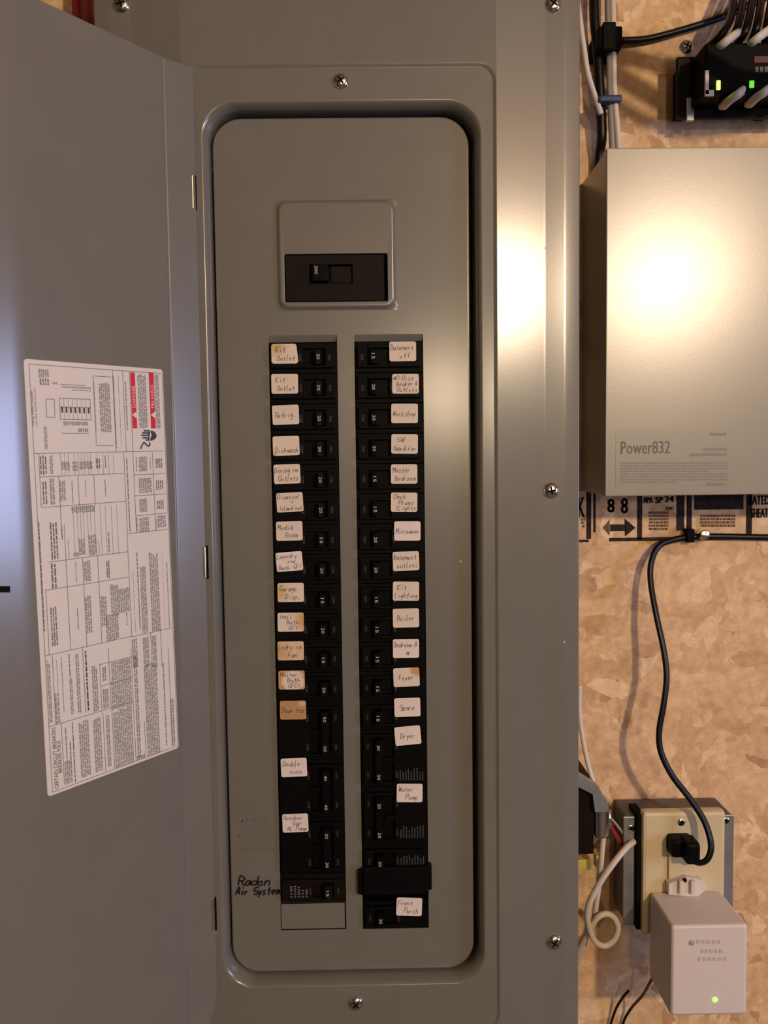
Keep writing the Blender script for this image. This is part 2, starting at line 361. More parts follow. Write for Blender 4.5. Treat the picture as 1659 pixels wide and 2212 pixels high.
mb.quad((VX0,Y0,VZ1),(VX1,Y0,VZ1),(VX1,Y0,EZ1),(VX0,Y0,EZ1)); mb.quad((VX0,Y0,EZ0),(VX1,Y0,EZ0),(VX1,Y0,VZ0),(VX0,Y0,VZ0))
mb.quad((VX0,Y0,EZ1),(VX1,Y0,EZ1),(VX1,Y3+.006,EZ1),(VX0,Y3+.006,EZ1)); mb.quad((VX0,Y0,EZ0),(VX1,Y0,EZ0),(VX1,Y3+.006,EZ0),(VX0,Y3+.006,EZ0))
loops(mb, L)
cover = mb.build('cover', 'paint', panel); smooth_by_angle(cover, 60)
mb = MB(); i = .007
loops(mb, [(rr(EX0+i,EX1-i,EZ0+i,EZ1-i,.002),Y3+.0045),(rr(EX0+i,EX1-i,EZ0+i,EZ1-i,.002),WY)])
encl = mb.build('enclosure', 'paint', panel)
# dead front plate with real openings
BXL0, BXL1 = XX(580,737), XX(728,737); BXR0, BXR1 = XX(765,737), XX(914,737)
BZT = ZZ(737,750); P = .0254
ZL = BZT-19*P-.0005; ZBL = BZT-20*P+.001; ZR = BZT-20*P+.0003
MX0, MX1, MZ0, MZ1 = XX(597,550,-.001), XX(857,550,-.001), ZZ(670,725,-.001), ZZ(430,725,-.001)
KX0, KX1, KZ0, KZ1 = XX(614,600,-.003), XX(838,600,-.003), ZZ(652,725,-.003), ZZ(547,725,-.003)
TB = .0055
PX0,PX1,PZ0,PZ1 = MX0-.004, BXR1+.004, ZR-.006, MZ1+.006; PX0 = min(PX0,BXL0-.004)
xs = [PX0, MX0, BXL0, BXL1, BXR0, BXR1, MX1, PX1]; xs = sorted(xs)
zs = sorted([PZ0, ZR, ZBL, ZL, BZT+TB, MZ0, MZ1, PZ1])
mb = MB()
def hole(x, z):
    if BXL0 < x < BXL1 and ZL < z < BZT+TB: return True
    if BXR0 < x < BXR1 and ZR < z < BZT+TB: return True
    return MX0 < x < MX1 and MZ0 < z < MZ1
for a,b in zip(xs, xs[1:]):
    for c,d in zip(zs, zs[1:]):
        if b-a > 1e-6 and d-c > 1e-6 and not hole((a+b)/2,(c+d)/2): mb.quad((a,0.0006,c),(b,.0006,c),(b,.0006,d),(a,.0006,d))
pl = [(rr(PX0,PX1,PZ0,PZ1,1e-6),.0006)]
for ins, y in ((.0018,.0006),(.0006,.0009),(.0001,.0018),(.0,.011)): pl.append((rr(OX0+.0060+ins,OX1-.0082-ins,OZ0+.0058+ins,OZ1-.0080-ins,r0-.003-ins), y))
loops(mb, pl)
def edge(x0,x1,z0,z1,y1=.012):
    for q in (((x0,z0),(x1,z0)),((x1,z0),(x1,z1)),((x1,z1),(x0,z1)),((x0,z1),(x0,z0))):
        (a,c),(b,d) = q; mb.quad((a,.0006,c),(b,.0006,d),(b,y1,d),(a,y1,c))
for x0,x1,zb in ((BXL0,BXL1,ZL),(BXR0,BXR1,ZR)):
    mb.quad((x0,.0006,BZT+TB),(x1,.0006,BZT+TB),(x1,.0036,BZT),(x0,.0036,BZT)); edge(x0,x1,zb,BZT+TB,.004)
plate = mb.build('dead_front', 'paint', panel, label='grey inner plate the breakers show through'); smooth_by_angle(plate, 50)
# raised surround of the main breaker
mb = MB(); q = .0035
loops(mb, [(rr(MX0,MX1,MZ0,MZ1,.0005),.0006),(rr(MX0+.0003,MX1-.0003,MZ0+.0003,MZ1-.0003,.008),.0005),(rr(MX0+.0012,MX1-.0012,MZ0+.0012,MZ1-.0012,.008),.0),
 (rr(MX0+q-.001,MX1-q+.001,MZ0+q-.001,MZ1-q+.001,.0072),-.0022),(rr(MX0+q,MX1-q,MZ0+q,MZ1-q,.007),-.0025),
 (rr(MX0+q+.0008,MX1-q-.0008,MZ0+q+.0008,MZ1-q-.0008,.0065),-.0025)])
ix0,ix1,iz0,iz1 = MX0+q+.0008,MX1-q-.0008,MZ0+q+.0008,MZ1-q-.0008
loops(mb, [(rr(ix0,ix1,iz0,iz1,.0065),-.0025),(rr(KX0,KX1,KZ0,KZ1,.0015),-.0025),(rr(KX0+.0002,KX1-.0002,KZ0+.0002,KZ1-.0002,.0015),-.0022),(rr(KX0+.0002,KX1-.0002,KZ0+.0002,KZ1-.0002,.0015),.012)])
sur = mb.build('main_breaker_surround', 'paint', panel); smooth_by_angle(sur, 55)
# blank filler plate under the left column
mb = MB(); mb.box((BXL0+.0006,-.0003,ZBL+.0012),(BXL1-.0014,.003,ZL-.0003),.0003)
fil = mb.build('filler_plate', 'paint', panel, label='grey blank filler below the left column')
mb = MB().box((BXL0+.0002,.0001,ZBL),(BXL1-.0002,.0008,ZL)); mb.build('filler_gap', 'slot', panel)
def screw(parent, p, r=.0068, rot=0, axis=(0,-1,0), name='screw', h=.0032):
    mb = MB(); mb.lathe([(r,0),(r,.0004),(r*.93,h*.4),(r*.72,h*.75),(r*.45,h*.95),(.0001,h)], p, axis)
    o = mb.build(name, 'chrome', parent, smooth=True)
    ca, sa = math.cos(rot), math.sin(rot); p = Vector(p); u = Vector((ca,0,sa))*r*.82; w = Vector((-sa,0,ca))*.0007
    m2 = MB(); y = Vector((0,-h*1.02,0)); yy = Vector((0,-h*.55,0))
    m2.add([p+u+w+yy,p-u+w+yy,p-u-w+yy,p+u-w+yy,p+u*.5+w+y,p-u*.5+w+y,p-u*.5-w+y,p+u*.5-w+y],[(0,1,5,4),(3,2,6,7),(4,5,6,7),(0,4,7,3),(1,2,6,5)])
    u2 = Vector((-sa,0,ca))*r*.5; w2 = Vector((ca,0,sa))*.0007
    m2.add([p+u2+w2+yy,p-u2+w2+yy,p-u2-w2+yy,p+u2-w2+yy,p+u2+w2+y,p-u2+w2+y,p-u2-w2+y,p+u2-w2+y],[(0,1,5,4),(3,2,6,7),(4,5,6,7),(0,4,7,3),(1,2,6,5)])
    s_ = m2.build('screw_slot', 'slot'); s_.parent = o; s_.matrix_parent_inverse = Matrix.Identity(4)
    return o
YM = (Y1+Y2)/2
for px, py, yy, ro in ((262,10,YM,.3),(1195,10,YM,.9),(1190,1060,YM,1.75),(1197,2035,YM,1.0)): screw(panel, at(px,py,yy), rot=ro)
for px, py, ro in ((736,176,2.2),(769,2167,.7)): screw(panel, at(px,py,CY), r=.0065, rot=ro)
# door, standing open towards the camera on the left
A1, A2 = math.radians(43), math.radians(52.3)
HX = XX(441,1100,CY-.0015); HY = CY-.0015
def solve(px, x0, y0, ang):
    lo, hi = 0, .4
    for _ in range(50):
        t = (lo+hi)/2; P_ = (x0-t*math.cos(ang), y0-t*math.sin(ang), at(px,1100,0).z)
        if proj(P_)[0] > px: lo = t
        else: hi = t
    return lo
w1 = solve(381, HX, HY, A1); BX, BY = HX-w1*math.cos(A1), HY-w1*math.sin(A1)
w2 = solve(56, BX, BY, A2); GX, GY = BX-w2*math.cos(A2), BY-w2*math.sin(A2)
w3 = max(.03, (SX1-SX0)-w1-w2); A3 = A2-math.radians(6); LX, LY = GX-w3*math.cos(A3), GY-w3*math.sin(A3)
DZ0, DZ1 = ZZ(2212,470,CY)-.004, ZZ(149,414,CY)
A4 = A3-math.radians(88)
prof = [(HX,HY)]
def arcjoin(p, c, n, r):
    p, c, n = Vector(p), Vector(c), Vector(n); a = c+(p-c).normalized()*r; b = c+(n-c).normalized()*r
    return [((1-t)**2*a+2*t*(1-t)*c+t*t*b)[:] for t in (0,.25,.5,.75,1)]
R4 = (LX-.012*math.cos(A4), LY-.012*math.sin(A4))
bead = [(BX+.0012*math.cos(A1),BY+.0012*math.sin(A1))]
for dg in (37,30,26,26,30,42,62,74,74,64): bead.append((bead[-1][0]-.00034*math.cos(math.radians(dg)), bead[-1][1]-.00034*math.sin(math.radians(dg))))
prof += bead+[(BX-.0042*math.cos(A2),BY-.0042*math.sin(A2))]+arcjoin((BX,BY),(GX,GY),(LX,LY),.006)+arcjoin((GX,GY),(LX,LY),R4,.002)+[R4]
# arc length stations, corners rounded at the hinge side bottom
st = [0]
for a,b in zip(prof, prof[1:]): st.append(st[-1]+math.dist(a,b))
extra = [.0004,.001,.002,.0035,.0055,.008,.011]
ss = sorted(st+extra)
def pos(s):
    for k in range(len(st)-1):
        if s <= st[k+1]+1e-9:
            t = (s-st[k])/(st[k+1]-st[k]); return (prof[k][0]*(1-t)+prof[k+1][0]*t, prof[k][1]*(1-t)+prof[k+1][1]*t)
    return prof[-1]
def cut(s, r): return r-math.sqrt(max(0, r*r-(r-s)**2)) if s < r else 0
mb = MB(); TH = .0013; v = []
for s in ss:
    x, y = pos(s); x2, y2 = pos(min(s+1e-4, st[-1])); xm, ym = pos(max(s-1e-4,0)); tx, ty = x2-xm, y2-ym; l = math.hypot(tx,ty); nx, ny = -ty/l, tx/l
    if nx*(CAM.x-x)+ny*(CAM.y-y) > 0: nx, ny = -nx, -ny          # thickness goes to the outer face
    zt = DZ1-cut(s,.003); zb = DZ0+cut(s*.35,.012)*3
    v += [(x,y,zb),(x,y,zt),(x+nx*TH,y+ny*TH,zb),(x+nx*TH,y+ny*TH,zt)]
f = []
for k in range(len(ss)-1):
    a, b = 4*k, 4*k+4; f += [(a,b,b+1,a+1),(a+2,a+3,b+3,b+2),(a+1,b+1,b+3,a+3),(a,a+2,b+2,b)]
f += [(0,1,3,2),(len(v)-4,len(v)-2,len(v)-1,len(v)-3)]
mb.add(v, f); door = mb.build('door', 'paint', panel, label='grey sheet metal door standing open, its inner face carrying the white wiring sticker'); smooth_by_angle(door, 30)
# door plane mapping for the sticker
DT = Vector((math.cos(A2), math.sin(A2), 0)); DN = Vector((math.sin(A2), -math.cos(A2), 0)); DO = Vector((BX,BY,0))
if DN.dot(CAM-DO) < 0: DN = -DN
def ondoor(px, py, off=0.0):
    d = ray(px,py); t = (DO+DN*off-CAM).dot(DN)/d.dot(DN); return CAM+d*t
def child2(o, part):
    o.parent = part; o.matrix_parent_inverse = Matrix.Identity(4); return o
c4 = [ondoor(50,775), ondoor(351,800), ondoor(385.5,1617), ondoor(103,1721)]
STL = c4[0]; SU = (c4[1]-c4[0]); SU.normalize(); SV = (c4[3]-c4[0]+c4[2]-c4[1]).normalized(); SU = (SU-SV*SU.dot(SV)).normalized()
SWD = ((c4[1]-c4[0]).dot(SU)+(c4[2]-c4[3]).dot(SU))/2; SHT = ((c4[3]-c4[0]).dot(SV)+(c4[2]-c4[1]).dot(SV))/2
def suv(px, py): q = ondoor(px,py)-STL; return (q.dot(SU), q.dot(SV))
def sp3(u, v, off): return STL+SU*u+SV*v+DN*off
mb = MB(); pts = rr(0,SWD,0,SHT,.0025,4)
n = len(pts); mb.add([sp3(a,b,.0001) for a,b in pts]+[sp3(a,b,.0004) for a,b in pts], [tuple(range(n)),tuple(range(n,2*n))]+[(i,(i+1)%n,(i+1)%n+n,i+n) for i in range(n)])
child2(mb.build('wiring_sticker', 'sticker', label='white wiring diagram sticker with red warning bars'), door)
O6 = lambda x,y: (40+x/4.608, 760+y/4.608)
O7 = lambda x,y: (40+x/4.608, 1120+y/4.608)
O8 = lambda x,y: (40+x/4.608, 1400+y/4.608)
SO = .00052
def srect(mb, u0, v0, u1, v1, off=SO): mb.add([sp3(u0,v0,off),sp3(u1,v0,off),sp3(u1,v1,off),sp3(u0,v1,off)], [(0,1,2,3)])
def sline(mb, a, b, w=.00042):
    (u0,v0),(u1,v1) = suv(*a), suv(*b)
    if abs(u1-u0) > abs(v1-v0): v = (v0+v1)/2; srect(mb, min(u0,u1), v-w/2, max(u0,u1), v+w/2)
    else: u = (u0+u1)/2; srect(mb, u-w/2, min(v0,v1), u+w/2, max(v0,v1))
rules = MB()
for a,b in [((100,115),(1415,222)),((148,1003),(1445,995)),((205,1240),(1045,1215)),((225,1545),(1065,1492)),((1145,1222),(1455,1215)),((1155,1432),(1468,1415)),((1170,1630),(1475,1605)),((1085,1805),(1485,1770)),
 ((928,180),(972,1000)),((1035,195),(1066,1000)),((1095,205),(1140,1000)),((1040,1005),(1085,1805)),((1135,1000),(1170,1800)),((1330,1000),(1360,1770)),((195,1010),(225,1545)),((385,1240),(440,1843)),((590,1235),(600,1530)),((745,1220),(760,1525)),
 ((405,460),(712,475)),((412,668),(715,682)),((405,460),(412,668)),((712,475),(715,682)),((405,545),(712,560)),((270,470),(355,472)),((272,650),(357,652)),((270,470),(274,650)),((353,472),(358,652)),((735,242),(920,250)),((775,932),(945,935)),((737,242),(772,932)),((405,330),(660,330)),((425,812),(700,812))]: sline(rules, O6(*a), O6(*b))
for x in (415,455,490,550,590,620,650,685,710,780,835,890,940): sline(rules, O6(x,1010), O6(x+8,1222), .00026)
for k in range(1,7): sline(rules, O6(405+k*44,462+k*2), O6(408+k*44,670+k*2), .00026)
for a,b in [((295,430),(1085,335)),((270,710),(1098,585)),((258,1362),(1125,1175)),((1125,1175),(1525,1090)),((455,60),(510,1310)),((632,390),(678,1285)),((785,370),(825,1240)),((1080,140),(1122,1180)),((270,700),(300,1360)),((1365,0),(1370,110)),((1312,1130),(1325,1475)),((1410,1110),(1425,1475))]: sline(rules, O7(*a), O7(*b))
for x in (550,590,620,650,690,720,760,820,870,930,985): sline(rules, O7(x-8,-130), O7(x+6,360), .00026)
for a,b in [((800,160),(1120,90)),((815,375),(1130,295)),((300,775),(1140,535)),((893,0),(915,600)),((805,150),(825,630)),((1120,0),(1160,1100)),((635,0),(665,640)),((425,740),(450,1360)),((340,70),(360,760)),((1485,0),(1530,970)),((930,600),(950,1200)),((840,640),(862,1230)),((1240,730),(1275,1060))]: sline(rules, O8(*a), O8(*b))
a, b, c, d = suv(*O6(100,115)), suv(*O6(1430,222)), suv(*O8(1575,975)), suv(*O8(330,1425))
fu0, fu1, fv0, fv1 = (a[0]+d[0])/2, (b[0]+c[0])/2, (a[1]+b[1])/2, (c[1]+d[1])/2
for q in ((fu0,fv0,fu0+.0004,fv1),(fu1,fv0,fu1+.0004,fv1),(fu0,fv1,fu1,fv1+.0004)): srect(rules,*q)
child2(rules.build('ruled_lines', 'print'), door)
rg = random.Random(3)
def block(mb, c0, c1, pitch=.0016, fill=.72, ragged=.08, word=(.0012,.006)):
    """columns of small print, the writing runs along the door's height"""
    (u0,v0),(u1,v1) = suv(*c0), suv(*c1); n = max(1, round(abs(u1-u0)/pitch)); p = (u1-u0)/n
    for k in range(n):
        v = v0+rg.uniform(0,ragged)*(v1-v0)*(.5 if rg.random() < .6 else 1)
        while v < v1-.0004:
            l = min(rg.uniform(*word), v1-v); srect(mb, u0+k*p+p*(1-fill)/2, v, u0+k*p+p*(1+fill)/2, v+l); v += l+rg.uniform(.0004,.0008)
lt, md, bd = MB(), MB(), MB()
for c0,c1 in [(O6(190,168),O6(300,258)),(O6(330,300),O6(385,325)),(O6(150,345),O6(185,740)),(O6(245,735),O6(290,970)),(O6(425,340),O6(720,372)),(O6(440,692),O6(690,735)),(O6(790,300),O6(925,800)),(O6(985,235),O6(1025,960)),(O6(1050,290),O6(1090,780)),(O6(1175,215),O6(1285,762)),(O6(1345,215),O6(1412,762)),
 (O6(300,1030),O6(345,1215)),(O6(1190,1040),O6(1280,1190)),(O6(1190,1255),O6(1325,1400)),(O6(1195,1460),O6(1280,1590)),(O6(1195,1650),O6(1300,1790)),(O6(300,1255),O6(365,1520)),(O6(420,1090),O6(510,1180)),(O6(530,1090),O6(590,1185)),(O6(600,1090),O6(735,1165)),(O6(400,1280),O6(470,1480)),(O6(520,1540),O6(760,1590)),(O6(1375,1630),O6(1465,1740)),
 (O7(540,340),O7(600,385)),(O7(595,200),O7(660,360)),(O7(690,160),O7(780,360)),(O7(880,130),O7(910,330)),(O7(640,420),O7(720,620)),(O7(655,770),O7(735,1130)),(O7(810,770),O7(885,1060)),(O7(860,960),O7(1000,1200)),(O7(905,655),O7(1000,960)),(O7(985,700),O7(1105,920)),(O7(1200,480),O7(1290,1130)),(O7(1290,330),O7(1415,1110)),(O7(1425,340),O7(1455,1090)),(O7(1465,420),O7(1505,1085)),(O7(1120,1200),O7(1190,1475)),(O7(1230,1180),O7(1305,1475)),(O7(1320,1160),O7(1380,1475)),
 (O8(270,120),O8(340,740)),(O8(350,450),O8(415,740)),(O8(555,20),O8(625,640)),(O8(720,180),O8(800,620)),(O8(500,300),O8(550,650)),(O8(825,190),O8(875,320)),(O8(915,140),O8(1115,275)),(O8(915,330),O8(1130,560)),(O8(830,410),O8(900,590)),(O8(1135,60),O8(1220,1080)),(O8(1240,160),O8(1410,1030)),(O8(1425,100),O8(1480,960)),(O8(1500,500),O8(1560,960)),(O8(450,1130),O8(540,1330)),(O8(590,720),O8(720,1260)),(O8(735,700),O8(840,1210)),(O8(860,660),O8(925,1170)),(O8(935,620),O8(1150,1130)),(O8(1170,1080),O8(1260,1090))]:
    block(lt, c0, c1)
for c0,c1 in [(O6(200,262),O6(305,335)),(O6(525,375),O6(720,395)),(O6(585,762),O6(695,800)),(O6(200,1030),O6(285,1225)),(O6(850,1030),O6(870,1160)),(O6(760,1060),O6(815,1160)),(O6(225,1290),O6(290,1525)),(O6(945,240),O6(962,960)),(O6(750,300),O6(768,800)),(O6(520,1270),O6(545,1510)),(O6(655,1275),O6(675,1450)),(O6(850,1270),O6(870,1440)),(O6(1080,1040),O6(1098,1790)),(O6(1300,1055),O6(1315,1170)),(O6(1160,1040),O6(1180,1190)),(O6(1165,1650),O6(1185,1780)),(O6(1355,1060),O6(1430,1155)),(O6(1360,1280),O6(1440,1370)),(O6(1370,1480),O6(1445,1560)),
 (O7(185,0),O7(265,1120)),(O7(300,40),O7(400,400)),(O7(420,75),O7(440,210)),(O7(310,440),O7(385,700)),(O7(305,880),O7(395,1260)),(O7(560,430),O7(580,630)),(O7(575,890),O7(600,1100)),(O7(865,420),O7(910,590)),(O7(790,230),O7(805,350)),(O7(1135,470),O7(1160,1130)),(O7(1180,320),O7(1200,1100)),(O7(485,200),O7(505,400)),(O7(1065,930),O7(1085,1060)),
 (O8(370,110),O8(395,430)),(O8(425,60),O8(445,640)),(O8(490,60),O8(520,300)),(O8(455,780),O8(490,1150)),(O8(500,930),O8(530,1130))]:
    block(md, c0, c1, .0019, .55)
for c0,c1 in [(O8(650,20),O8(705,620)),(O8(525,730),O8(570,1330))]: block(bd, c0, c1, .0024, .6)
for k in range(7): (u,v) = suv(*O6(428+k*44,545+k*2)); srect(bd, u-.0007, v, u+.0007, v+.0042)
child2(lt.build('small_print', 'print_light'), door); child2(md.build('table_print', 'print'), door)
def stext(mb, s, a, b, h, off=SO+.0001):
    (u0,v0),(u1,v1) = suv(*a), suv(*b); uc = (u0+u1)/2
    text(mb, s, sp3(uc,(v0+v1)/2,off), -SV, SU, h, abs(v1-v0)) if False else text(mb, s, sp3(uc,(v0+v1)/2,off), -SV, -SU, h, abs(v1-v0))
stext(bd, 'TYPICAL WIRING DIAGRAM', O6(148,745), O6(122,395), .0018)
stext(bd, 'CERTAIN CIRCUIT BREAKERS', O8(375,1400), O8(345,790), .0030)
stext(bd, 'BREAKER MAX', O8(410,1240), O8(395,920), .0030)
palm = [(1292,782),(1325,785),(1352,797),(1370,825),(1370,850),(1350,872),(1325,884),(1288,884)]
hv = [suv(*O6(*p)) for p in palm]; bd.add([sp3(a,b,SO) for a,b in hv], [tuple(range(len(hv)))])
for fx, fy in ((1240,786),(1226,808),(1216,832),(1230,856),(1262,877)):
    (u0,v0),(u1,v1) = suv(*O6(fx,fy-8)), suv(*O6(1296,fy+8)); m_ = (v1-v0)*.25
    bd.add([sp3(a_,b_,SO) for a_,b_ in ((u0,v0+m_*1.4),(u0+m_,v0),(u1,v0),(u1,v1),(u0+m_,v1),(u0,v1-m_*1.4))], [(0,1,2,3,4,5)])
wr = [(1210,968),(1225,930),(1245,900),(1268,925),(1285,940),(1305,930),(1300,900)]
for a,b in zip(wr, wr[1:]):
    (u0,v0),(u1,v1) = suv(*O6(*a)), suv(*O6(*b)); nx, ny = -(v1-v0), (u1-u0); l = math.hypot(nx,ny); nx *= .0006/l; ny *= .0006/l
    bd.add([sp3(u0+nx,v0+ny,SO),sp3(u1+nx,v1+ny,SO),sp3(u1-nx,v1-ny,SO),sp3(u0-nx,v0-ny,SO)], [(0,1,2,3)])
child2(bd.build('bold_print', 'print_dark'), door)
wt = MB()
bolt = [suv(*O6(*p)) for p in ((1303,783),(1309,783),(1314,818),(1322,816),(1308,862),(1304,884),(1298,884),(1301,842),(1296,838),(1306,818))]; wt.add([sp3(a_,b_,SO+.0001) for a_,b_ in bolt], [tuple(range(len(bolt)))])
for s, x0, x1, xb, ys in (('DANGER',1105,1157,1133,(335,555)),('PELIGRO',1290,1342,1316,(330,560))):
    rb = MB(); (u0,v0) = suv(*O6(x0,203)); (u1,v1) = suv(*O6(x1+18,762)); srect(rb, u0+.0001, v0, u1+.0003, v1)
    child2(rb.build('warning_bar', 'red_print'), door)
    uc = (u0+u1)/2+.0003
    va, vb = suv(*O6(xb+10,ys[0]))[1], suv(*O6(xb+20,ys[1]))[1]
    text(wt, s, sp3(uc,(va+vb)/2,SO+.0001), -SV, -SU, .0027, vb-va)
    vt = suv(*O6(xb+20,600))[1]; h = .0022
    wt.add([sp3(uc-h,vt+.0022,SO+.0001),sp3(uc+h,vt-.0006,SO+.0001),sp3(uc+h,vt+.005,SO+.0001)], [(0,1,2)])
child2(wt.build('warning_lettering', 'sticker'), door)
# latch slot and hinges
p0 = ondoor(-30,1268); p1 = ondoor(22,1279); g = Vector((GX,GY,0)); DT3 = Vector((-math.cos(A3),-math.sin(A3),0)); DN3 = Vector((DT3.y,-DT3.x,0))
if DN3.dot(CAM-g) < 0: DN3 = -DN3
def ond3(px,py,off=.0003):
    d = ray(px,py); t = (g+DN3*off-CAM).dot(DN3)/d.dot(DN3); return CAM+d*t
q = [ond3(-40,1266),ond3(22,1266),ond3(22,1280),ond3(-40,1280)]
mb = MB(); mb.add(q+[a-DN3*.0002 for a in q], [(0,1,2,3),(4,5,6,7),(0,1,5,4),(1,2,6,5),(2,3,7,6),(3,0,4,7)])
child2(mb.build('latch_slot', 'slot'), door)
for xa, ya, yb in ((415,380,450),(441,1181,1248),(459,1942,2008)):
    a = at(xa,ya,HY-.0008); b = at(xa,yb,HY-.0008); b.x = a.x
    mb = MB().tube([a,b], .0016, 12); hg = mb.build('hinge_barrel', 'brass', panel, smooth=False); smooth_by_angle(hg, 50)
    s_ = MB().box((a.x-.0026,HY-.0002,b.z-.001),(a.x+.0028,HY+.0022,a.z+.0006)).build('hinge_slot', 'slot'); child2(s_, hg)
# marker writing on the dead front
mk = MB(); rk = random.Random(5)
handwrite(mk, 'Radon', at(550,1903,.0001), AX, UP, .0080, .0290, lw=.0013, slant=.25, rng=rk)
handwrite(mk, 'Air System', at(557,1924,.0001), AX, UP, .0068, .0385, lw=.0013, slant=.25, rng=rk)
mk.build('marker_writing', 'marker', panel, label='black marker words written beside the lowest left breaker')
mk = MB()
for s, x, y, w in (('Outdoor',545,1770,.032),('ac',520,1803,.007),('Compressor',553,1832,.036)): handwrite(mk, s, at(x,y,.0003), AX, UP, .006, w, lw=.0005, slant=.3, rng=rk)
mk.build('faded_writing', 'pencil', panel, label='faint rubbed out writing left of the breakers')
# touch of chipped paint on the cover
mb = MB()
for px, py, r_ in ((1102,1899,.0010),(1222,1390,.0007),(1180,533,.0008),(995,1213,.0007)):
    c = at(px,py,Y0 if px > 1080 else .0003)
    if px > 1080: c.y = Y0+(c.x-SX1)*t1-.0001 if c.x < F1 else Y1+(c.x-F1)*t2-.0002
    mb.add([c+Vector((math.cos(a)*r_*(1+.4*math.sin(3*a)),0,math.sin(a)*r_*1.3)) for a in [k*.785 for k in range(8)]], [tuple(range(8))])
mb.build('paint_chip', 'sticker', panel, label='tiny pale paint chips')['kind'] = 'stuff'

# ------------------------------------------------------------------ breakers
FYB = -.0030                                         # breaker face
Z_ = lambda row: BZT-.0012-(row+.5)*P+.0005          # centre height of a row (0-based)
def breaker(side, row, poles, amp, name_lab, txt, lab, lab_px, rot=0, face='black_plastic', printed=None, group=None, onlab=True):
    s = 1 if side == 'L' else -1
    x0, x1 = (BXL0, BXL1) if side == 'L' else (BXR0, BXR1)
    zt = Z_(row)+P/2; zb = Z_(row+poles-1)-P/2; zc = (zt+zb)/2; xc = (x0+x1)/2
    t = empty('circuit_breaker', (xc,.012,zb), name_lab, 'circuit breaker', group)
    mb = MB(); mb.box((x0+.0004,.0012,zb+.0002),(x1-.0004,.014,zt-.0002),.0004)
    hx = lambda d: xc+s*d                              # +d = towards the centre strip
    # raised face built round the handle recess
    X = sorted((hx(-.0265), hx(.0262)));  fz0, fz1 = zb+.0042, zt-.0032
    ra, rb = -.0002, .0098                             # recess between label and handle side
    for a,b in ((-.0265,ra),(.0185,.0262)): mb.box((hx(a),FYB,fz0),(hx(b),.002,fz1),.0005)
    mb.box((hx(ra),FYB,fz1-.0022),(hx(.0185),.002,fz1),.0004); mb.box((hx(ra),FYB,fz0),(hx(.0185),.002,fz0+.0022),.0004)
    if poles == 2:
        mb.box((hx(ra),FYB+.0004,zc-.002),(hx(.008),.002,zc+.002),.0003)
    body = mb.build('body', face, t)
    # handle
    for k in range(poles):
        z = Z_(row+k); hh = .0058
        hb = MB(); pr = [(hx(.0092),.004),(hx(.0100),FYB-.0042),(hx(.0112),FYB-.0050),(hx(.0152),FYB-.0046),(hx(.0164),FYB-.0030),(hx(.0180),.004)]
        n = len(pr); hb.add([(a,b,z-hh) for a,b in pr]+[(a,b,z+hh) for a,b in pr], [tuple(range(n)),tuple(range(n,2*n))]+[(i,(i+1)%n,(i+1)%n+n,i+n) for i in range(n)])
        if poles == 2 and k == 0: hb.box((hx(.0104),FYB-.0040,Z_(row+1)+hh-.001),(hx(.0162),FYB-.001,z-hh+.001),.0003)
        ho = hb.build('handle', face, t)
        am = MB(); text(am, amp, (hx(.0131),FYB-.0052,z), -UP, AX, .0026, .0046)
        ao = am.build('amp_number', 'white_print'); ao.parent = ho; ao.matrix_parent_inverse = Matrix.Identity(4)
        mk = MB()
        for wd_, dx, l in (('OFF',-.0022,.0062),('ON',.0222,.005)): text(mk, wd_, (hx(dx),FYB-.00012,z), -UP, AX, .0022, l)
        mk.build('switch_lettering', 'grey_print', t)
    if printed:
        mk = MB(); rr_ = random.Random(row)
        for k in range(9):
            xx = hx(-.0245)+s*k*.0024; l = rr_.uniform(.006,.0105); z0_ = Z_(printed)-.005; z1_ = z0_+l; zz = z0_
            while zz < z1_:
                q_ = rr_.uniform(.0005,.0014); mk.quad((xx-.0005,FYB-.00012,zz),(xx+.0005,FYB-.00012,zz),(xx+.0005,FYB-.00012,zz+q_),(xx-.0005,FYB-.00012,zz+q_)); zz += q_+.0004
        mk.build('rating_print', 'grey_print', t)
    if lab:
        px, py = lab_px; c = at(px,py,FYB-.0004); w, h = .0222, .0162
        cc = Vector((c.x,FYB-.0003,c.z)); ca, sa = math.cos(rot), math.sin(rot)
        pts = rr(-w/2,w/2,-h/2,h/2,.0016,4)
        if lab == 'yellow_corner': pts = rr(-w/2,w/2,-h/2,h/2,.0022,4); pts = [(a-(.0012 if a > .008 and b > .002 else 0),b) for a,b in pts]
        lb = MB(); n = len(pts)
        P3 = [(cc.x+a*ca-b*sa, cc.y, cc.z+a*sa+b*ca) for a,b in pts]
        lb.add(P3+[(a,b+.0002,c_) for a,b,c_ in P3], [tuple(range(n)),tuple(range(n,2*n))]+[(i,(i+1)%n,(i+1)%n+n,i+n) for i in range(n)])
        lo = lb.build('paper_label', LM[lab], t, origin=cc)
        hw = MB(); rk = random.Random(row*7+(side == 'R')); nl = len(txt); ax = Vector((ca,0,sa)); uu = Vector((-sa,0,ca))
        for k, line in enumerate(txt):
            yy = ((nl-1)/2-k)*(.0145/max(nl,2.1)) ; dx = (-.002, .0012, .0015)[k] if nl > 1 else 0
            width = min(.0195, .0022*len(line)+.002); dx = max(-(.0205-width)/2, min((.0205-width)/2, dx*(1.6 if len(line) < 6 else 1)))
            handwrite(hw, line, cc+ax*dx+uu*yy+Vector((0,-.00015,0)), ax, uu, .0045 if nl < 3 else .0036, width, lw=.00036, rng=rk)
        ho = hw.build('handwriting', 'ink'); ho.parent = lo; ho.matrix_parent_inverse = Matrix.Translation(-cc)
    return t
GB = 'black circuit breakers in the panel'
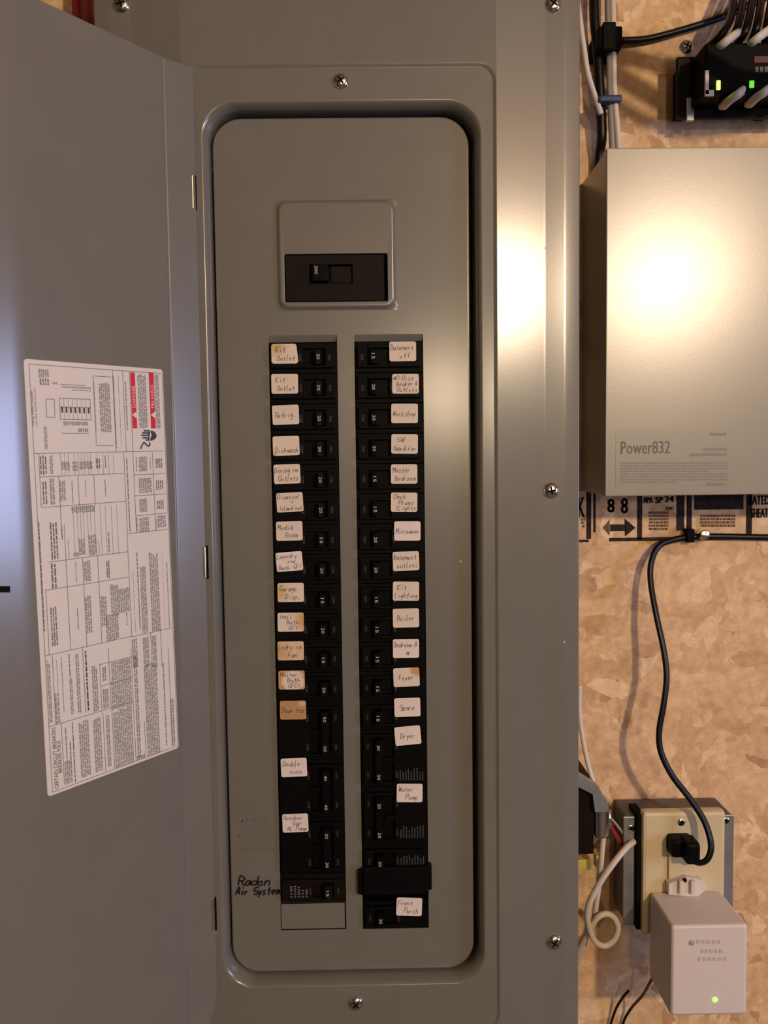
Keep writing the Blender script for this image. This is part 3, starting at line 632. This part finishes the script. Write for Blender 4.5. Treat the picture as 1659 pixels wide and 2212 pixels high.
left = [
 (0,1,'20','black circuit breaker topmost of the left column, its cut label stained yellow',['Kit','Outlet'],'yellow_corner',(615,764),0),
 (1,1,'20','black circuit breaker second from top of left column, handwritten label Kit',['Kit','Outlet'],'plain',(615,829),0),
 (2,1,'20','black circuit breaker with one-line handwritten label Refrig in left column',['Refrig.'],'plain',(617,896),.03),
 (3,1,'20','black circuit breaker labelled Dishwasher, small orange spot at label corner, left column',['','Dishwash'],'small_corner',(618,963),.02),
 (4,1,'20','black circuit breaker fifth from top of left column, label Dining rm Outlets',['Dining rm','Outlets'],'plain',(620,1024),.02),
 (5,1,'20','black circuit breaker labelled Disposal plus Island out in left column',['Disposal','+','Island out'],'plain',(626,1085),.04),
 (6,1,'15','black circuit breaker labelled Media Room in left column',['Media','Room'],'plain',(625,1147),.01),
 (7,1,'20','black circuit breaker with tilted label Laundry Bath GFI in left column',['Laundry','rm','Bath GFI'],'clean',(625,1213),.07),
 (8,1,'15','black circuit breaker labelled Garage Disp on yellow-stained paper, left column',['Garage','Disp.'],'yellow_left',(628,1280),0),
 (9,1,'20','black circuit breaker labelled Hall Bath GFI, orange stain on right side',['Hall','Bath','GFI'],'orange_right',(628,1344),0),
 (10,1,'15','black circuit breaker labelled Lndry Fan on blotchy orange paper',['Lndry rm','Fan'],'orange_all',(628,1406),0),
 (11,1,'20','black circuit breaker labelled Master Bath GFCI with an orange ring stain',['Master','Bath','GFCI'],'orange_ring',(630,1469),.0),
 (12,2,'50','black two-pole breaker whose label Down top is browned all over',['Down top'],'brown',(633,1534),.0),
 (14,2,'40','black two-pole breaker with white label Double oven in left column',['Double','oven'],'clean',(635,1658),.03),
 (16,2,'30','black two-pole breaker with white label Outdoor Gar AC pump, left column',['Outdoor','Gar','AC Pump'],'clean',(638,1778),.02)]
for row,pl,amp,nl,tx,lb,lp,ro in left: breaker('L',row,pl,amp,nl,tx,lb,lp,ro,group='breakers of the left column')
rightc = [
 (0,1,'15','black circuit breaker topmost of the right column, label Basement off',['Basement','off'],'plain',(870,759),0),
 (1,1,'20','black circuit breaker second from top of right column, three-line label',['#0-Dist','Bedrm 4','Outlets'],'plain',(876,829),-.01),
 (2,1,'20','black circuit breaker with one-line label Workshop in right column',['Workshop'],'plain',(874,893),-.01),
 (3,1,'20','black circuit breaker labelled SW Humidifier in right column',['SW','Humidifier'],'plain',(874,959),-.02),
 (4,1,'15','black circuit breaker labelled Master Bedroom in right column',['Master','Bedroom'],'plain',(873,1024),-.01),
 (5,1,'15','black circuit breaker labelled Deck Plugs Lights in right column',['Deck','Plugs','(Lights'],'plain',(873,1085),-.02),
 (6,1,'20','black circuit breaker with one-line label Microwave in right column',['Microwave'],'clean',(880,1147),-.01),
 (7,1,'20','black circuit breaker labelled Basement outlets in right column',['Basement','outlets'],'plain',(877,1212),.02),
 (8,1,'15','black circuit breaker labelled Kit Lighting in right column',['Kit','Lighting'],'plain',(877,1277),-.02),
 (9,1,'15','black circuit breaker with one-line label Boiler in right column',['Boiler'],'plain',(877,1335),.01),
 (10,1,'15','black circuit breaker labelled Bedroom A in right column',['Bedroom A','#'],'clean',(877,1401),0),
 (11,1,'15','black circuit breaker labelled Foyer, orange stain at label top right',['Foyer'],'orange_tr',(878,1463),.03),
 (12,1,'15','black circuit breaker with clean white label Spare in right column',['Spare'],'clean',(880,1528),.02),
 (13,2,'30','black two-pole breaker with tilted white label Dryer in right column',['Dryer'],'clean',(881,1589),.08),
 (15,2,'20','black two-pole breaker with white label Water Pump in right column',['Water','Pump'],'clean',(885,1713),-.02),
 (17,1,'30','black circuit breaker without paper label just above the wide black clip',None,None,None,0),
 (19,1,'20','black circuit breaker lowest of right column, label Front Porch',['Front','Porch'],'clean',(884,1959),-.05)]
for row,pl,amp,nl,tx,lb,lp,ro in rightc:
    breaker('R',row,pl,amp,nl,tx,lb,lp,ro,group='breakers of the right column', printed={13:14,15:16,17:17}.get(row))
# brownish replacement breaker at the foot of the left column
tb = breaker('L',18,1,'15','dark brown breaker without paper label beside the black marker writing, lowest of left column',None,None,None,face='brown_black',group='breakers of the left column')
mk = MB()
rq0 = random.Random(2)
for k in range(5):
    zz = Z_(18)-.0055
    while zz < Z_(18)+(.005 if k < 3 else .001): mk.quad(*[(BXL0+.009+k*.0033+dx_,FYB-.00014,zz+dz_) for dx_,dz_ in ((0,0),(.0018,0),(.0018,.0012),(0,.0012))]); zz += rq0.uniform(.0016,.0028)
mk.build('rating_print', 'print', tb)
# hold-down clip over the right column
cx0, cx1, cz0, cz1 = XX(773,1900,-.006), XX(933,1900,-.006), ZZ(1933,850,-.006), ZZ(1872,850,-.006)
cl = empty('retaining_clip', ((cx0+cx1)/2,-.002,cz0), 'wide black plastic clip across the right breaker column above the lowest breaker', 'clip')
mb = MB(); mb.box((XX(785,1900,-.006),-.0078,cz0+.0005),(XX(926,1900,-.006),.0,cz1),.0012); mb.build('clip_body', 'black_rough', cl)
mb = MB(); mb.box((cx0,-.0050,cz0),(XX(788,1900,-.006),.0002,cz1-.004),.001); mb.build('clip_ear', 'black_rough', cl)
mb = MB(); mb.box((XX(922,1900,-.006),-.0050,cz0+.003),(cx1,.0002,cz1+.0005),.001); mb.build('clip_ear', 'black_rough', cl)
# main breaker
mbk = empty('main_breaker', ((KX0+KX1)/2,.012,KZ0), 'large black main breaker with its toggle to the left, above the breaker columns', 'main breaker')
hx0, hx1, hz0, hz1 = XX(668,590,-.0025), XX(762,590,-.0025), ZZ(612,715,-.0025), ZZ(570,715,-.0025)
mb = MB(); fy = -.0014
loops(mb, [(rr(KX0+.0026,KX1-.0030,KZ0+.0008,KZ1-.0008,.001),.011),(rr(KX0+.0008,KX1-.0030,KZ0+.0008,KZ1-.0008,.001),fy+.0004),(rr(KX0+.0012,KX1-.0034,KZ0+.0012,KZ1-.0012,.001),fy),
  (rr(hx0,hx1,hz0,hz1,.0008),fy),(rr(hx0+.0005,hx1-.0005,hz0+.0005,hz1-.0005,.0006),.006)])
mb.quad((hx0,.0055,hz0),(hx1,.0055,hz0),(hx1,.0055,hz1),(hx0,.0055,hz1))
mb.build('body', 'brown_black', mbk)
mb = MB().box((KX0,.0108,KZ0),(KX1,.0125,KZ1)); mb.build('backing', 'slot', mbk)
mb = MB().box((XX(674,590,-.006),-.0075,hz0+.001),(XX(708,590,-.006),.005,hz1-.0008),.001); tg = mb.build('toggle_handle', 'black_plastic', mbk)
mk = MB(); text(mk, '200', (XX(683,590,-.008),-.0077,(hz0+hz1)/2+.002), -UP, AX, .0026, .0068)
mo = mk.build('amp_number', 'white_print'); mo.parent = tg; mo.matrix_parent_inverse = Matrix.Identity(4)
mb = MB().box((XX(714,590,-.001),.002,hz0+.001),(hx1-.001,.005,hz1-.001),.0005); mb.build('slot_shutter', 'brown_black', mbk)

# ------------------------------------------------------------------ alarm control box
AY = .004
ax0 = XX(1309,700,AY); ax1 = ax0+.298; az1 = ZZ(318,1480,AY); az0 = ZZ(1070,1480,AY)
al = empty('alarm_box', ((ax0+ax1)/2,WY,az0), 'square beige metal alarm control box with a bright lamp reflection on its cover', 'alarm box')
mb = MB(); mb.box((ax0+.0012,AY+.004,az0+.0012),(ax1-.0012,WY,az1-.0012)); mb.build('case', 'beige_metal', al)
mb = MB(); mb.box((ax0,AY,az0),(ax1,AY+.014,az1),.0011); cv = mb.build('box_cover', 'beige_metal', al); smooth_by_angle(cv,35)
mb = MB(); a = at(1330,928,AY); b = at(1574,1048,AY); mb.quad((a.x,AY-.00015,b.z),(b.x,AY-.00015,b.z),(b.x,AY-.00015,a.z),(a.x,AY-.00015,a.z)); mb.build('rating_label', 'beige_decal', al)
mk = MB(); a = at(1341,0,AY); 
text(mk, 'Power832', at(1394,966,AY-.0003), AX, UP, .0108, XX(1447,966,AY)-XX(1341,966,AY)); text(mk, 'Power832', at(1394.8,966,AY-.0003), AX, UP, .0108, XX(1447,966,AY)-XX(1341,966,AY))
mk.build('large_lettering', 'beige_print', al)
mk = MB(); rq = random.Random(9)
for k in range(8):
    y = 1000+k*6; x = 1341
    xe = 1568 if k not in (3,7) else (1530 if k == 3 else 1460)
    while x < xe:
        l = rq.uniform(8,30); l = min(l, xe-x+4); a, b = at(x,y-1.6,AY), at(x+l,y+1.6,AY); mk.quad((a.x,AY-.0003,b.z),(b.x,AY-.0003,b.z),(b.x,AY-.0003,a.z),(a.x,AY-.0003,a.z)); x += l+3
for x0_,x1_,y in ((1534,1570,938),(1520,1572,971),(1490,1572,982),(1526,1566,1046)):
    marks(mk, x0_, y-3, x1_, y+3, AY-.0003, (4,7), 1.5, y)
mk.build('small_lettering', 'beige_print_light', al)
mb = MB(); mb.box((at(1316,300,.064).x,.056,az1-.0005),(at(1344,300,.064).x,.078,az1+.003)); mb.build('cable_entry', 'black_rough', al)

# ------------------------------------------------------------------ stamp printed on the board
def wrect(mb, x0, y0, x1, y1, off=.0003):
    a, b = at(x0,y0,WY-off), at(x1,y1,WY-off); mb.quad((a.x,a.y,b.z),(b.x,a.y,b.z),(b.x,a.y,a.z),(a.x,a.y,a.z))
sm = MB()
for q in ((1267,1050,1277,1164),(1282,1050,1287,1150),(1377,1050,1387,1165),(1484,1050,1494,1164),(1613,1050,1624,1162),(1462,1050,1478,1146),(1250,1166,1272,1171),(1316,1162,1430,1168),(1420,1160,1500,1166),(1510,1157,1700,1165),
          (1318,1133,1352,1147)): wrect(sm,*q)
a = [at(x,y,WY-.0003) for x,y in ((1349,1120),(1373,1140),(1350,1159))]; sm.add(a,[(0,1,2)])

for bx, by, bh in ((1320,1092,30),(1349,1092,34)):
    for dx_ in (-1.2,0,1.2): text(sm, '8', at(bx+dx_,by,WY-.0003), AX, UP, bh*.00044, .0062)
for x,y,s,w,h in ((1400,1080,'APA',.009,.006),(1424,1080,'SP',.007,.006),(1446,1078,'24',.008,.006),(1447,1096,'oc',.008,.005),(1256,1095,'K',.006,.02),(1640,1080,'RATED',.020,.009),(1645,1108,'SHEATH',.02,.009)): 
    for dx_ in (-.9,0,.9): text(sm, s, at(x+dx_,y,WY-.0003), AX, UP, h, w)
wrect(sm,1500,1068,1606,1100)
so = sm.build('stamped_marks', 'stamp'); so.parent = wall_back
sf = MB(); a = [at(x,y,WY-.0003) for x,y in ((1317,1122),(1302,1140),(1317,1157))]; sf.add(a,[(0,1,2)])
rq = random.Random(4)
for x0_,y0_,x1_,y1_ in ((1400,1105,1442,1145),(1512,1112,1588,1138),(1255,1120,1262,1140)):
    y = y0_
    while y < y1_:
        x = x0_+rq.uniform(0,3)
        while x < x1_:
            l = min(rq.uniform(3,9), x1_-x+2); wrect(sf,x,y,x+l,y+5); x += l+1.5
        y += 7
so = sf.build('stamped_small_marks', 'stamp_faint'); so.parent = wall_back

# ------------------------------------------------------------------ black cord, plug, clip
WS = WY-.004
cord = empty('power_cord', at(1480,1850,WY), 'black power cord hanging from the board in a long S down to the ivory outlet', 'power cord')
pts = wire([(1760,1162,WS),(1659,1161,WS),(1560,1159,WS),(1500,1160,WS),(1455,1166,WS-.002),(1423,1180,WS-.006),(1407,1215,WS-.012),(1406,1260,WS-.018),(1418,1330,WS-.028),(1433,1400,WS-.036),(1440,1460,WS-.041),(1434,1520,WS-.045),(1424,1580,WS-.048),(1428,1625,WS-.050),(1452,1675,WS-.053),(1490,1725,WS-.057),(1522,1775,WS-.062),(1536,1825,WS-.068),(1528,1856,WS-.070),(1508,1864,WS-.068),(1490,1852,WS-.064)], 10)
MB().tube(pts, .0031, 12, flat=.75).build('cord', 'black_cable', cord, smooth=True)
mb = MB(); a, b = at(1449,1812,.028), at(1508,1858,.028); mb.box((a.x,.024,b.z+.004),(b.x-.004,.044,a.z),.003)
a, b = at(1483,1822,.015), at(1513,1868,.015); mb.box((a.x,.014,b.z),(b.x,.034,a.z),.003); mb.build('plug', 'black_plastic', cord)
ck = empty('cable_clip', at(1502,1158,WY), 'small metal and black clip pinning the cord to the board under the alarm box', 'clip')
a, b = at(1485,1143,.08), at(1501,1172,.08); MB().box((a.x,.080,b.z),(b.x,WY,a.z),.001).build('clip_pad', 'black_rough', ck)
MB().lathe([(.0035,0),(.0035,.008),(.0048,.0085),(.0044,.012),(.001,.013)], at(1510,1152,WY), (.1,-1,-.1)).build('clip_nail', 'brass', ck, smooth=False)

# ------------------------------------------------------------------ outlet box with ivory plate
BYF = .045                                            # face of the metal box
ob = empty('outlet_box', at(1470,2000,WY), 'ivory outlet plate on a galvanised box below the black cord', 'outlet')
xl, xr = XX(1384,1850,BYF), XX(1561,1850,BYF); zt, zb = ZZ(1748,1480,BYF), ZZ(2010,1480,BYF)
mb = MB(); mb.box((XX(1352,1850,.05),.050,zb+.004),(XX(1581,1850,.05),WY,zt-.008),.002); mb.build('metal_box', 'shaded_steel', ob)  # galvanised box coloured dark to stand for its shaded side
for xa_,xb_,sx_ in ((1346,1369,0),(1562,1583,1)):
    MB().box((XX(xa_,1850,.05),.0485,zb+.004),(XX(xb_,1850,.05),.0505,zt-.008),.0005).build('box_bracket', 'zinc', ob)
mb = MB(); mb.box((XX(1375,1850,.045),.044,zb+.002),(XX(1392,1850,.045),.070,zt-.004),.001); mb.build('gap_shade_strip', 'slot', ob)  # black strip painting in the shade of the gap left of the plate
mb = MB(); mb.box((xl,BYF-.006,zb),(xr,BYF+.006,zt),.0035); mb.build('cover_plate', 'ivory', ob, smooth=False)
sc_ = screw(ob, at(1472,1776,BYF-.006), r=.0035, rot=1.9, h=.0012)
for px, py in ((1567,1772),(1362,1788)):
    sc2 = screw(ob, at(px,py,.050), r=.0045, rot=.4, h=.002)
mb = MB(); a, b = at(1432,1812,.038), at(1528,1985,.038); mb.box((a.x+.005,.036,b.z),(b.x-.012,.040,a.z),.001); mb.build('receptacle', 'ivory', ob)
# adapter plugged in below
ad = empty('wall_adapter', at(1530,2190,.0), 'white wall adapter with a small green light plugged in below the black plug', 'power adapter')
fx0, fx1, fz0_, fz1_ = XX(1449,2100,-.017), XX(1614,2100,-.017), ZZ(2194,1530,-.017), ZZ(1998,1530,-.017)
mb = MB(); yb = .039; v = []
for (x0_,x1_,z0_,z1_,y) in ((fx0+.003,fx1-.003,fz0_+.003,fz1_-.003,-.017),(fx0+.0005,fx1-.0005,fz0_+.0005,fz1_-.0005,-.0160),(fx0,fx1,fz0_,fz1_,-.013),(fx0,fx1,fz0_+.0005,fz1_,.030),(fx0+.001,fx1-.001,fz0_+.001,fz1_-.001,yb)):
    pass
loops(mb, [(rr(fx0+.0025,fx1-.0025,fz0_+.0025,fz1_-.0025,.002,4),-.0172),(rr(fx0+.0008,fx1-.0008,fz0_+.0008,fz1_-.0008,.0025,4),-.0166),(rr(fx0,fx1,fz0_,fz1_,.003,4),-.0148),(rr(fx0,fx1,fz0_,fz1_,.003,4),.036),(rr(fx0+.002,fx1-.002,fz0_+.002,fz1_-.002,.003,4),.0385)])
pts_ = rr(fx0+.0025,fx1-.0025,fz0_+.0025,fz1_-.0025,.002,4); mb.add([(a,-.0172,b) for a,b in pts_],[tuple(range(len(pts_)))])
adb = mb.build('adapter_body', 'white_plastic', ad); smooth_by_angle(adb, 50)
mk = MB()
for s_, x, y, w in (('BLACK',1525,2035,.026),('DC 12V',1540,2055,.021),('POWER UNIT',1540,2072,.026)): marks(mk, x-w*1200, y-4, x+w*1200, y+4, -.0175, (5,8), 4, int(y))
mk.build('adapter_print', mat('adapter_faint_print', (.53,.475,.43), .5), ad)
mk = MB(); mk.lathe([(.0026,0),(.0024,.0008),(.0008,.0013)], at(1494,2036,-.0170)); mk.build('adapter_emblem', mat('adapter_emblem_grey', (.36,.33,.38), .5), ad)
mk = MB(); mk.lathe([(.0022,0),(.0021,.0006),(.0006,.0012)], at(1544,2159,-.0170)); mk.build('indicator_light', 'green_led', ad, smooth=True)
mb = MB(); pp = [at(x,y,.036) for x,y in ((1440,1925),(1440,1902),(1478,1888),(1512,1894),(1524,1910),(1502,1930))]
mb.prism([(p.x,p.z) for p in pp], .030, .0385); mb.build('mounting_tab', 'white_plastic', ad)
for x in (1472,1497):
    mb = MB(); a, b = at(x-5,1903,.027), at(x+5,1932,.027); mb.box((a.x,.026,b.z),(b.x,.031,a.z),.0012); mb.build('tab_rib', 'white_cable', ad)
mk = MB(); mk.lathe([(.002,0),(.0018,.001),(.0002,.0012)], at(1479,1901,.029)); mk.build('tab_screw', 'slot', ad)
for nm, lbx, pts in (('thin_wire','thin dark wire falling from behind the white adapter, left of the two',[(1358,2140,.07),(1345,2155,.075),(1328,2185,.083),(1312,2240,.086),(1300,2300,.087)]),
                ('thin_wire','thin bluish black wire falling from the white adapter, right of the two',[(1425,2085,.03),(1408,2115,.04),(1388,2150,.06),(1362,2180,.08),(1345,2215,.086),(1335,2290,.087)])):
    o = MB().tube(wire(pts), .0013, 8).build(nm, 'black_cable', smooth=True); tag(o, lbx, 'wire', 'thin wires below the adapter')
# things in the gap between panel and outlet
gb = empty('junction_box', at(1262,1850,WY), 'dark metal junction box partly hidden behind the panel edge, lower right', 'junction box')
a, b = at(1215,1690,.03), at(1283,1845,.03); MB().box((a.x,.03,b.z),(b.x,WY,a.z),.001).build('metal_box', 'brown_black', gb)
mb = MB(); p = [at(x,y,.028) for x,y in ((1225,1655),(1290,1695),(1312,1735),(1312,1750),(1283,1750),(1278,1712),(1225,1685))]; mb.prism([(q.x,q.z) for q in p], .024, .034); mb.build('box_flange', 'zinc', gb)
cn = empty('cable_connector', at(1298,1760,WY), 'shiny zinc cable connector on the dark junction box beside the panel', 'connector')
a, b = at(1298,1722,.035), at(1298,1806,.035)
o = MB().tube([a,a+(b-a)*.08,a+(b-a)*.1,a+(b-a)*.9,b], [.0055,.0075,.0075,.0075,.0055], 16).build('connector_barrel', 'chrome', cn); smooth_by_angle(o,30)
a, b = at(1316,1750,.04), at(1316,1795,.04); MB().tube([a,b], .0020, 8).build('clamp_screw', 'chrome', cn, smooth=True)
o = MB().tube(wire([(1252,1480,.05),(1252,1540,.05),(1258,1590,.048),(1268,1640,.045),(1275,1668,.04),(1290,1712,.036),(1297,1730,.035)]), .0022, 10).build('white_cable', 'white_cable', smooth=True)
tag(o, 'white cable hugging the panel edge and dropping into the zinc connector', 'cable')
o = MB().tube(wire([(1304,1798,.035),(1300,1840,.036),(1296,1890,.04),(1288,1950,.045),(1282,1990,.05),(1268,2020,.06),(1255,2060,.07),(1235,2100,.08)]), .0027, 10).build('white_cable', 'white_cable', smooth=True)
tag(o, 'white cable leaving the bottom of the zinc connector', 'cable')
o = MB().tube(wire([(1370,1818,.048),(1352,1832,.040),(1325,1865,.034),(1295,1908,.032),(1272,1955,.034),(1270,1990,.038),(1283,2030,.042),(1305,2043,.044),(1326,2030,.044),(1335,2005,.043),(1326,1982,.042),(1308,1974,.040),(1288,1985,.040),(1272,2012,.046),(1256,2040,.056),(1240,2075,.07)],10), .0028, 10).build('white_cable', 'white_cable', smooth=True)
tag(o, 'white cable tied in a round loop left of the outlet box', 'cable')
o = MB().tube(wire([(1316,1768,.05),(1322,1790,.052),(1335,1812,.054),(1346,1830,.056)]), .0022, 8).build('red_wire', 'red_wire', smooth=True); tag(o, 'short dark red wire between connector and outlet box', 'wire')
o = MB().tube(wire([(1318,1766,.048),(1332,1782,.05),(1350,1806,.052)]), .0013, 8).build('thin_wire', 'grey_cable', smooth=True); tag(o, 'thin grey wire crossing to the outlet box above the loop', 'wire')
a, b = at(1252,1852,.06), at(1275,1874,.06); o = MB().box((a.x-.01,.055,b.z),(b.x,.066,a.z),.0015).build('yellow_connector', 'yellow'); tag(o, 'yellow plastic connector under the dark junction box, left one', 'connector')
a, b = at(1285,1846,.06), at(1299,1872,.06); o = MB().box((a.x,.057,b.z),(b.x,.066,a.z),.0015).build('yellow_connector', 'yellow'); tag(o, 'small yellow connector behind the white cable, right one', 'connector')
a, b = at(1292,1832,.075), at(1380,1960,.075); 

# ------------------------------------------------------------------ top right: cable bundle, clamp, network switch
def cable(name, pts, r, material, lab, group=None, cat='cable', flat=1):
    o = MB().tube(wire(pts,10), r, 10, flat=flat).build(name, material, smooth=True); return tag(o, lab, cat, group)
cable('dark_cable', [(1282,-60,.074),(1284,40,.072),(1290,100,.072),(1296,200,.072),(1300,290,.074),(1296,330,.08),(1290,380,.084)], .0046, 'black_cable', 'thick black cable of the vertical bundle beside the panel top')
cable('grey_cable', [(1312,-60,.072),(1314,40,.070),(1316,110,.069),(1318,200,.068),(1322,296,.066),(1324,352,.066)], .0030, 'grey_cable', 'grey cable running down the bundle into the alarm box, left one')
cable('grey_cable', [(1322,-60,.070),(1324,40,.068),(1325,110,.067),(1327,200,.066),(1335,296,.064),(1338,350,.064)], .0028, 'white_cable', 'pale cable running down the bundle into the alarm box, right one')
cable('white_cable', [(1240,-60,.05),(1248,10,.05),(1255,60,.05),(1262,110,.052),(1270,160,.056),(1284,205,.062),(1298,246,.068)], .0026, 'white_cable', 'white cable bowing out from behind the panel top')
cl = empty('cable_clamp', at(1318,82,WY), 'square black clamp holding the vertical cable bundle', 'clamp')
a, b = at(1291,58,.058), at(1344,104,.058); MB().box((a.x,.056,b.z),(b.x,WY,a.z),.002).build('clamp_body', 'black_rough', cl)
a, b = at(1300,52,.058), at(1328,110,.058); MB().box((a.x,.054,b.z),(b.x,.060,a.z),.001).build('clamp_strap', 'black_plastic', cl)
a, b = at(1292,208,.062), at(1342,222,.062); o = MB().box((a.x,.058,b.z),(b.x,.078,a.z),.002).build('cable_tie', 'blue'); tag(o, 'blue tape tied round the vertical cable bundle', 'tape')
cable('black_cable', [(1344,88,.082),(1400,84,.085),(1470,66,.086),(1540,44,.086),(1600,20,.086),(1680,-20,.086)], .0032, 'black_cable', 'thin dark line running from the clamp up to the right along the board')  # dark tube laid along the board as a thin line
ns = empty('network_switch', at(1600,200,WY), 'black network switch with green lights standing off the board, top right corner', 'network switch')
NF = .030
a, b = at(1524,92,NF), at(1524,200,NF); nx0 = a.x; nx1 = nx0+.14; nz1 = a.z; nz0 = at(1600,200,NF).z
MB().box((nx0,NF,nz0),(nx1,NF+.035,nz1),.002).build('switch_case', 'black_plastic', ns)
MB().box((nx0-.012,NF+.033,nz0-.008),(nx1,NF+.038,nz1+.004),.0008).build('mounting_plate', 'brown_black', ns)
for x_ in (nx0-.006, nx0+.07): MB().box((x_,NF+.037,nz0),(x_+.008,WY,nz1)).build('standoff', 'brown_black', ns)
mb = MB(); a, b = at(1523,153,NF), at(1530,205,NF); mb.box((a.x,NF-.0012,b.z),(b.x,NF+.001,a.z)); a, b = at(1523,196,NF), at(1541,208,NF); mb.box((a.x,NF-.0012,b.z),(b.x,NF+.001,a.z)); mb.build('corner_trim', 'white_plastic', ns)
mb = MB(); c = at(1552,184,NF-.0005); mb.box((c.x-.0016,NF-.0012,c.z-.0038),(c.x+.0016,NF+.001,c.z+.0038),.0006); mb.build('status_light', 'lime_led', ns)
mb = MB(); c = at(1624,182,NF-.0005); mb.box((c.x-.0020,NF-.0012,c.z-.0030),(c.x+.0020,NF+.001,c.z+.0030),.0006); mb.build('status_light', 'dim_led', ns)
mb = MB(); a, b = at(1628,122,NF), at(1700,136,NF); mb.box((a.x,NF-.0010,b.z),(b.x,NF+.001,a.z),.0004); mb.build('red_band', 'red_plastic', ns)
mk = MB(); marks(mk, 1632, 144, 1690, 156, NF-.0006, (5,11), 3, 3); mk.build('case_lettering', 'shaded_steel', ns)
for x,y,r_ in ((1482,101,.0062),): screw(ns, at(x,y,.060), r=r_, rot=1.2)
mb = MB(); a, b = at(1482,212,.062), at(1498,262,.062); mb.box((a.x,.06,b.z),(b.x,.064,a.z),.0008); mb.build('metal_bracket', 'zinc', ns)
k = 0
ends = [((1566,97),(1590,66),(1602,20),(1612,-60)),((1592,95),(1610,66),(1622,20),(1632,-60)),((1620,95),(1634,60),(1642,15),(1655,-60)),((1652,95),(1656,60),(1664,15),(1676,-60)),((1534,98),(1560,72),(1580,30),(1590,-60))]
for i_, e in enumerate(ends):
    pts = [(e[0][0],e[0][1],NF+.012),(e[1][0],e[1][1],NF+.002),(e[2][0],e[2][1],NF+.012),(e[3][0],e[3][1],NF+.04)]
    cable('patch_cable', pts, .0034, 'black_cable', 'black patch cable rising from the network switch, '+('starting above the bright green light','second from the left','third from the left','rightmost of the five','leftmost of the five')[i_], 'patch cables above the network switch')
for i_,(x,y) in enumerate(((1575,84),(1642,78),(1708,74))):
    cable('pale_strip', [(x-26,y+22,NF+.006),(x-12,y+10,NF-.004),(x+6,y-4,NF-.004),(x+20,y-14,NF+.004)], .0042, 'white_cable', ('short pale strip slanting above the switch, nearer the screw','short pale strip slanting above the switch, at the photo edge','pale strip beyond the photo edge above the switch')[i_], 'pale strips at the switch', flat=.7)  # short flattened pale tubes slanting across the switch's top edge
for i_,(x,y) in enumerate(((1586,208),(1642,204),(1706,200))):
    cable('pale_strip', [(x-24,y+22,NF+.020),(x-12,y+10,NF+.006),(x+8,y-4,NF-.002),(x+18,y-12,NF+.004)], .0046, 'white_cable', ('short pale strip slanting below the switch, under the brightest light','short pale strip slanting below the switch, at the photo edge','pale strip beyond the photo edge below the switch')[i_], 'pale strips at the switch', flat=.7)  # matching pale tubes along the bottom edge
# unseen cable loops well off the board, added to cast shadow bands on it
LP = Vector((.93,-2.0,ZC+.60))
def shadow_loop(shadow, h, r, lab):
    pts = []
    for px, py in shadow:
        S_ = at(px,py,WY); k_ = h/(WY-LP.y); pts.append(S_+(LP-S_)*k_)
    o = MB().tube(spline(pts,8), r, 10).build('black_cable', 'black_cable', smooth=True); tag(o, lab, 'cable')
shadow_loop([(1290,110),(1335,125),(1400,140),(1450,150),(1500,140),(1600,90),(1700,20)], .15, .0075, 'unseen black cable, added for its shadow, looping forward of the board above the photo edge, nearest the ceiling')
shadow_loop([(1290,140),(1335,170),(1400,210),(1450,238),(1500,262),(1600,262),(1700,230)], .165, .0085, 'unseen black cable, added for its shadow, looping forward of the board just above the photo edge')
shadow_loop([(1300,200),(1340,238),(1400,272),(1480,292),(1560,286),(1660,255),(1740,200)], .19, .006, 'thin unseen black cable, added for its shadow, looping forward of the board above the photo edge')

# ------------------------------------------------------------------ top left, beyond the panel
cable('red_pipe', [(178,-200,.06),(182,60,.06),(186,400,.06),(190,1800,.06)], .0105, 'red_pipe', 'dark red plastic pipe running up just left of the panel', cat='pipe')
cable('blue_cable', [(66,-200,.07),(70,60,.07),(75,500,.07),(80,1800,.07)], .004, 'blue', 'dark blue cable left of the red pipe behind the door', cat='cable')
